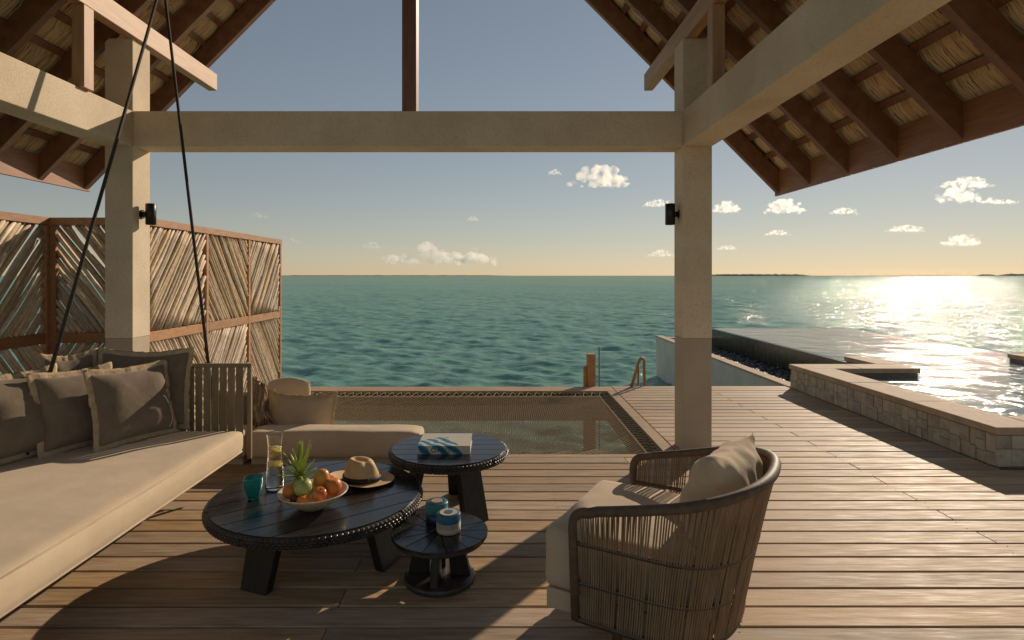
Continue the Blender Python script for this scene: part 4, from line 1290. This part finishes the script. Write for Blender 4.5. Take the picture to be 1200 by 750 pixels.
# base platform + feet
V = [cw(s, w, z) for z in (.135, .222) for s, w in ((-.155, -.355), (.30, -.34), (.53, -.20), (.53, .20), (.30, .34), (-.155, .355))]
F = [tuple(range(5, -1, -1)), tuple(range(6, 12))] + [(i, (i + 1) % 6, 6 + (i + 1) % 6, 6 + i) for i in range(6)]
V, F = bevel_vf(V, F, .006, 2); mobj('seat_base', V, F, m_cush2, arm_c)
for s, w in ((.14, -.27), (.14, .27), (.46, -.2), (.46, .2)):
    lathe('foot', [(0, .001), (.017, .001), (.02, .008), (.02, .1345), (0, .1345)], *cw(s, w, 0).xy, m_steel, arm_c, 12)
def Tc(p):
    k = 1 - .30 * max(0, (p.x - .22) / .38) ** 1.6
    return cw(p.x, p.y * k, p.z)
V, F = cushion_vf(-.168, .565, -.365, .365, .224, .490, .038, n=20, crown=.018, wob=.007, seed=9, T=Tc)
mobj('seat_cushion', V, F, m_cush, arm_c, True)
cc = cw(.535, .02, .658)
a = (CE * .96 + CD * .16).normalized() * .275
b = (Vector((0, 0, 1)) * .98 + CD * .14).normalized() * .205
pillow('back_cushion', 'plump beige scatter cushion leaning against the back of the armchair', cc, a, b, .27, m_cush2, m_cush2, 0, ex=.7, cat='cushion', seed=11, n=40, pinch=.10, wr=.034)

# ------------------------------------------------------------------ far islands
def island(name, label, x0, x1, y, h, seed):
    n = 120; V = []; F = []
    for i in range(n + 1):
        f = i / n; x = x0 + (x1 - x0) * f
        e = min(1, min(f, 1 - f) * 9) ** .6
        hh = h * e * (.75 + .3 * noise.noise(Vector((f * 26 + seed, seed, 0))) + .12 * noise.noise(Vector((f * 90, seed, 3)))) + .2
        V += [(x, y - 60, SEA_Z - .5), (x, y - 30, SEA_Z + hh * .7), (x, y + 20, SEA_Z + hh), (x, y + 90, SEA_Z - .5)]
    for i in range(n):
        for q in range(3): F.append((i * 4 + q, i * 4 + 4 + q, i * 4 + 5 + q, i * 4 + 1 + q))
    o = mobj(name, V, F, m_isle, None, True); tag(o, label, 'island', 'low islands on the horizon'); return o
DI = 7000
island('island', 'low flat island on the horizon just right of the right column', 2500, 3750, DI, 26, 1)
island('island', 'low tree covered islet on the horizon at the right edge of the photo', 6040, 6900, DI, 30, 5)
island('island', 'tiny islet on the horizon beside the islet at the right edge', 5810, 5960, DI, 20, 9)
island('island', 'long faint dark strip of land on the horizon behind the net', -2750, 150, DI, 9, 13)

# ------------------------------------------------------------------ clouds
def cloud_material(dens, name, size):
    m = bpy.data.materials.new(name); m.use_nodes = True; t = m.node_tree
    t.nodes.remove(t.nodes['Principled BSDF'])
    v = t.nodes.new('ShaderNodeVolumePrincipled'); v.inputs['Color'].default_value = (.985, .96, .93, 1)
    v.inputs['Anisotropy'].default_value = .6
    tc = t.nodes.new('ShaderNodeTexCoord'); nz = t.nodes.new('ShaderNodeTexNoise'); nz.inputs['Scale'].default_value = 2.6 / size; nz.inputs['Detail'].default_value = 3
    t.links.new(tc.outputs['Object'], nz.inputs['Vector'])
    mr = t.nodes.new('ShaderNodeMapRange'); mr.inputs[1].default_value = .41; mr.inputs[2].default_value = .68; mr.inputs[3].default_value = dens * .04; mr.inputs[4].default_value = dens * 2.2
    t.links.new(nz.outputs[0], mr.inputs[0]); t.links.new(mr.outputs[0], v.inputs['Density'])
    t.links.new(v.outputs[0], t.nodes['Material Output'].inputs['Volume'])
    return m
ctex = bpy.data.textures.new('cloud_lumps', 'CLOUDS'); ctex.noise_scale = .5; ctex.noise_depth = 4
def cloud(px, py, w, h, label, seed, lumps=None, dens=5.0):
    """px, py: bearing (tan azimuth) and height (tan elevation of the base); w, h: angular size; all per unit depth"""
    rs = random.Random(seed)
    Y = max(5200, min(15000, 950 / max(py, .03)))
    X = px * Y; Z = 1.6 + py * Y; W = w * Y; H = h * Y
    bm = bmesh.new()
    n = max(6, int(8 + w / max(h, .004) * 3.5))
    for i in range(n):
        f = (i + .5) / n * 2 - 1 + rs.uniform(-.12, .12)
        env = (1 - min(1, abs(f)) ** 2) ** .6
        if lumps: env = max(.18, sum(a * math.exp(-((f - c) / s) ** 2) for c, s, a in lumps))
        for k in range(2 + int(env * 5)):
            r = H * rs.uniform(.10, .22) * (.5 + .6 * env)
            z = r * .55 + rs.random() * max(0, H * env - r * 1.3)
            mat = Matrix.Translation((f * W / 2 * .94 + rs.uniform(-.03, .03) * W, rs.uniform(-.25, .25) * H * 2, z)) @ Matrix.Diagonal((1.25, 1.2, .9, 1))
            bmesh.ops.create_icosphere(bm, subdivisions=2, radius=r, matrix=mat)
    me = bpy.data.meshes.new('cloud'); bm.to_mesh(me); bm.free()
    o = bpy.data.objects.new('cloud', me); link(o); o.location = (X, Y, Z)
    md = o.modifiers.new('union', 'REMESH'); md.mode = 'VOXEL'; md.voxel_size = max(H / 34, W / 170)
    dm = o.modifiers.new('lumps', 'DISPLACE'); dm.texture = ctex; dm.texture_coords = 'LOCAL'; dm.strength = H * .16; dm.mid_level = .55
    ctx2 = bpy.data.textures.new('cloud_lumps', 'CLOUDS'); ctx2.noise_scale = H * .22; ctx2.noise_depth = 4; dm.texture = ctx2
    d3 = o.modifiers.new('small_lumps', 'DISPLACE'); c3 = bpy.data.textures.new('cloud_lumps', 'CLOUDS'); c3.noise_scale = H * .085; c3.noise_depth = 3
    d3.texture = c3; d3.texture_coords = 'LOCAL'; d3.strength = H * .05; d3.mid_level = .5
    me.materials.append(cloud_material(dens * .27 / H, 'cloud_vapour', H))
    tag(o, label, 'cloud', 'small clouds above the horizon')
def C(x, yb, w, h, label, seed, lumps=None, dens=5.0):
    cloud((x - 585) / 680, (323 - yb) / 680, w / 680, h / 680, label, seed, lumps, dens)
C(705, 218, 76, 27, 'brightest flat based puffy cloud high to the left of the right column', 1, [(-.1, .45, .9), (.5, .35, .6), (-.6, .3, .5)], 6)
C(650, 205, 16, 7, 'tiny wisp left of the brightest puffy cloud', 2, None, 2.5)
C(771, 242, 38, 9, 'flat little cloud touching the right column above its lamp', 3, None, 4)
C(851, 249, 32, 15, 'round little cloud just right of the right column', 4, None, 5)
C(920, 250, 44, 18, 'domed cloud directly under the tip of the right eave', 5, None, 5)
C(516, 309, 136, 46, 'largest cumulus with a leaning tower low over the sea', 6, [(-.36, .10, .80), (-.16, .18, .5), (.2, .2, .38), (.62, .2, .45), (-.78, .25, .32)], 13)
C(554, 259, 15, 6, 'tiny lone cloud above the largest cumulus', 7, None, 3)
C(435, 292, 26, 9, 'small cloud left of the largest cumulus', 8, None, 3)
C(303, 256, 26, 8, 'small cloud high above the far end of the driftwood screen', 9, None, 2.4)
C(344, 286, 18, 8, 'little cloud beside the top corner of the driftwood screen', 10, None, 2.6)
C(989, 251, 36, 8, 'thin flat cloud right of the domed cloud', 11, None, 2.6)
C(911, 276, 30, 7, 'thin low cloud beneath the domed cloud', 12, None, 2.6)
C(1133, 220, 66, 15, 'upper streak of the twin clouds near the right edge', 13, [(0, .4, .9), (.5, .4, .5), (-.6, .3, .6)], 3.5)
C(1122, 237, 46, 20, 'domed lower half of the twin clouds near the right edge', 14, None, 4)
C(1172, 239, 44, 11, 'low trailing puff right of the twin clouds', 15, [(-.6, .3, .9), (.3, .5, .6)], 3)
C(1127, 288, 44, 14, 'ragged cloud low near the right edge over the sun glitter', 16, None, 2.6)
C(1062, 272, 50, 9, 'thin broken cloud above the sun glitter', 17, None, 2)
C(775, 301, 34, 9, 'faint cloud low beside the right column', 18, None, 2)
C(852, 293, 26, 6, 'faint low cloud right of the right column', 19, None, 2)
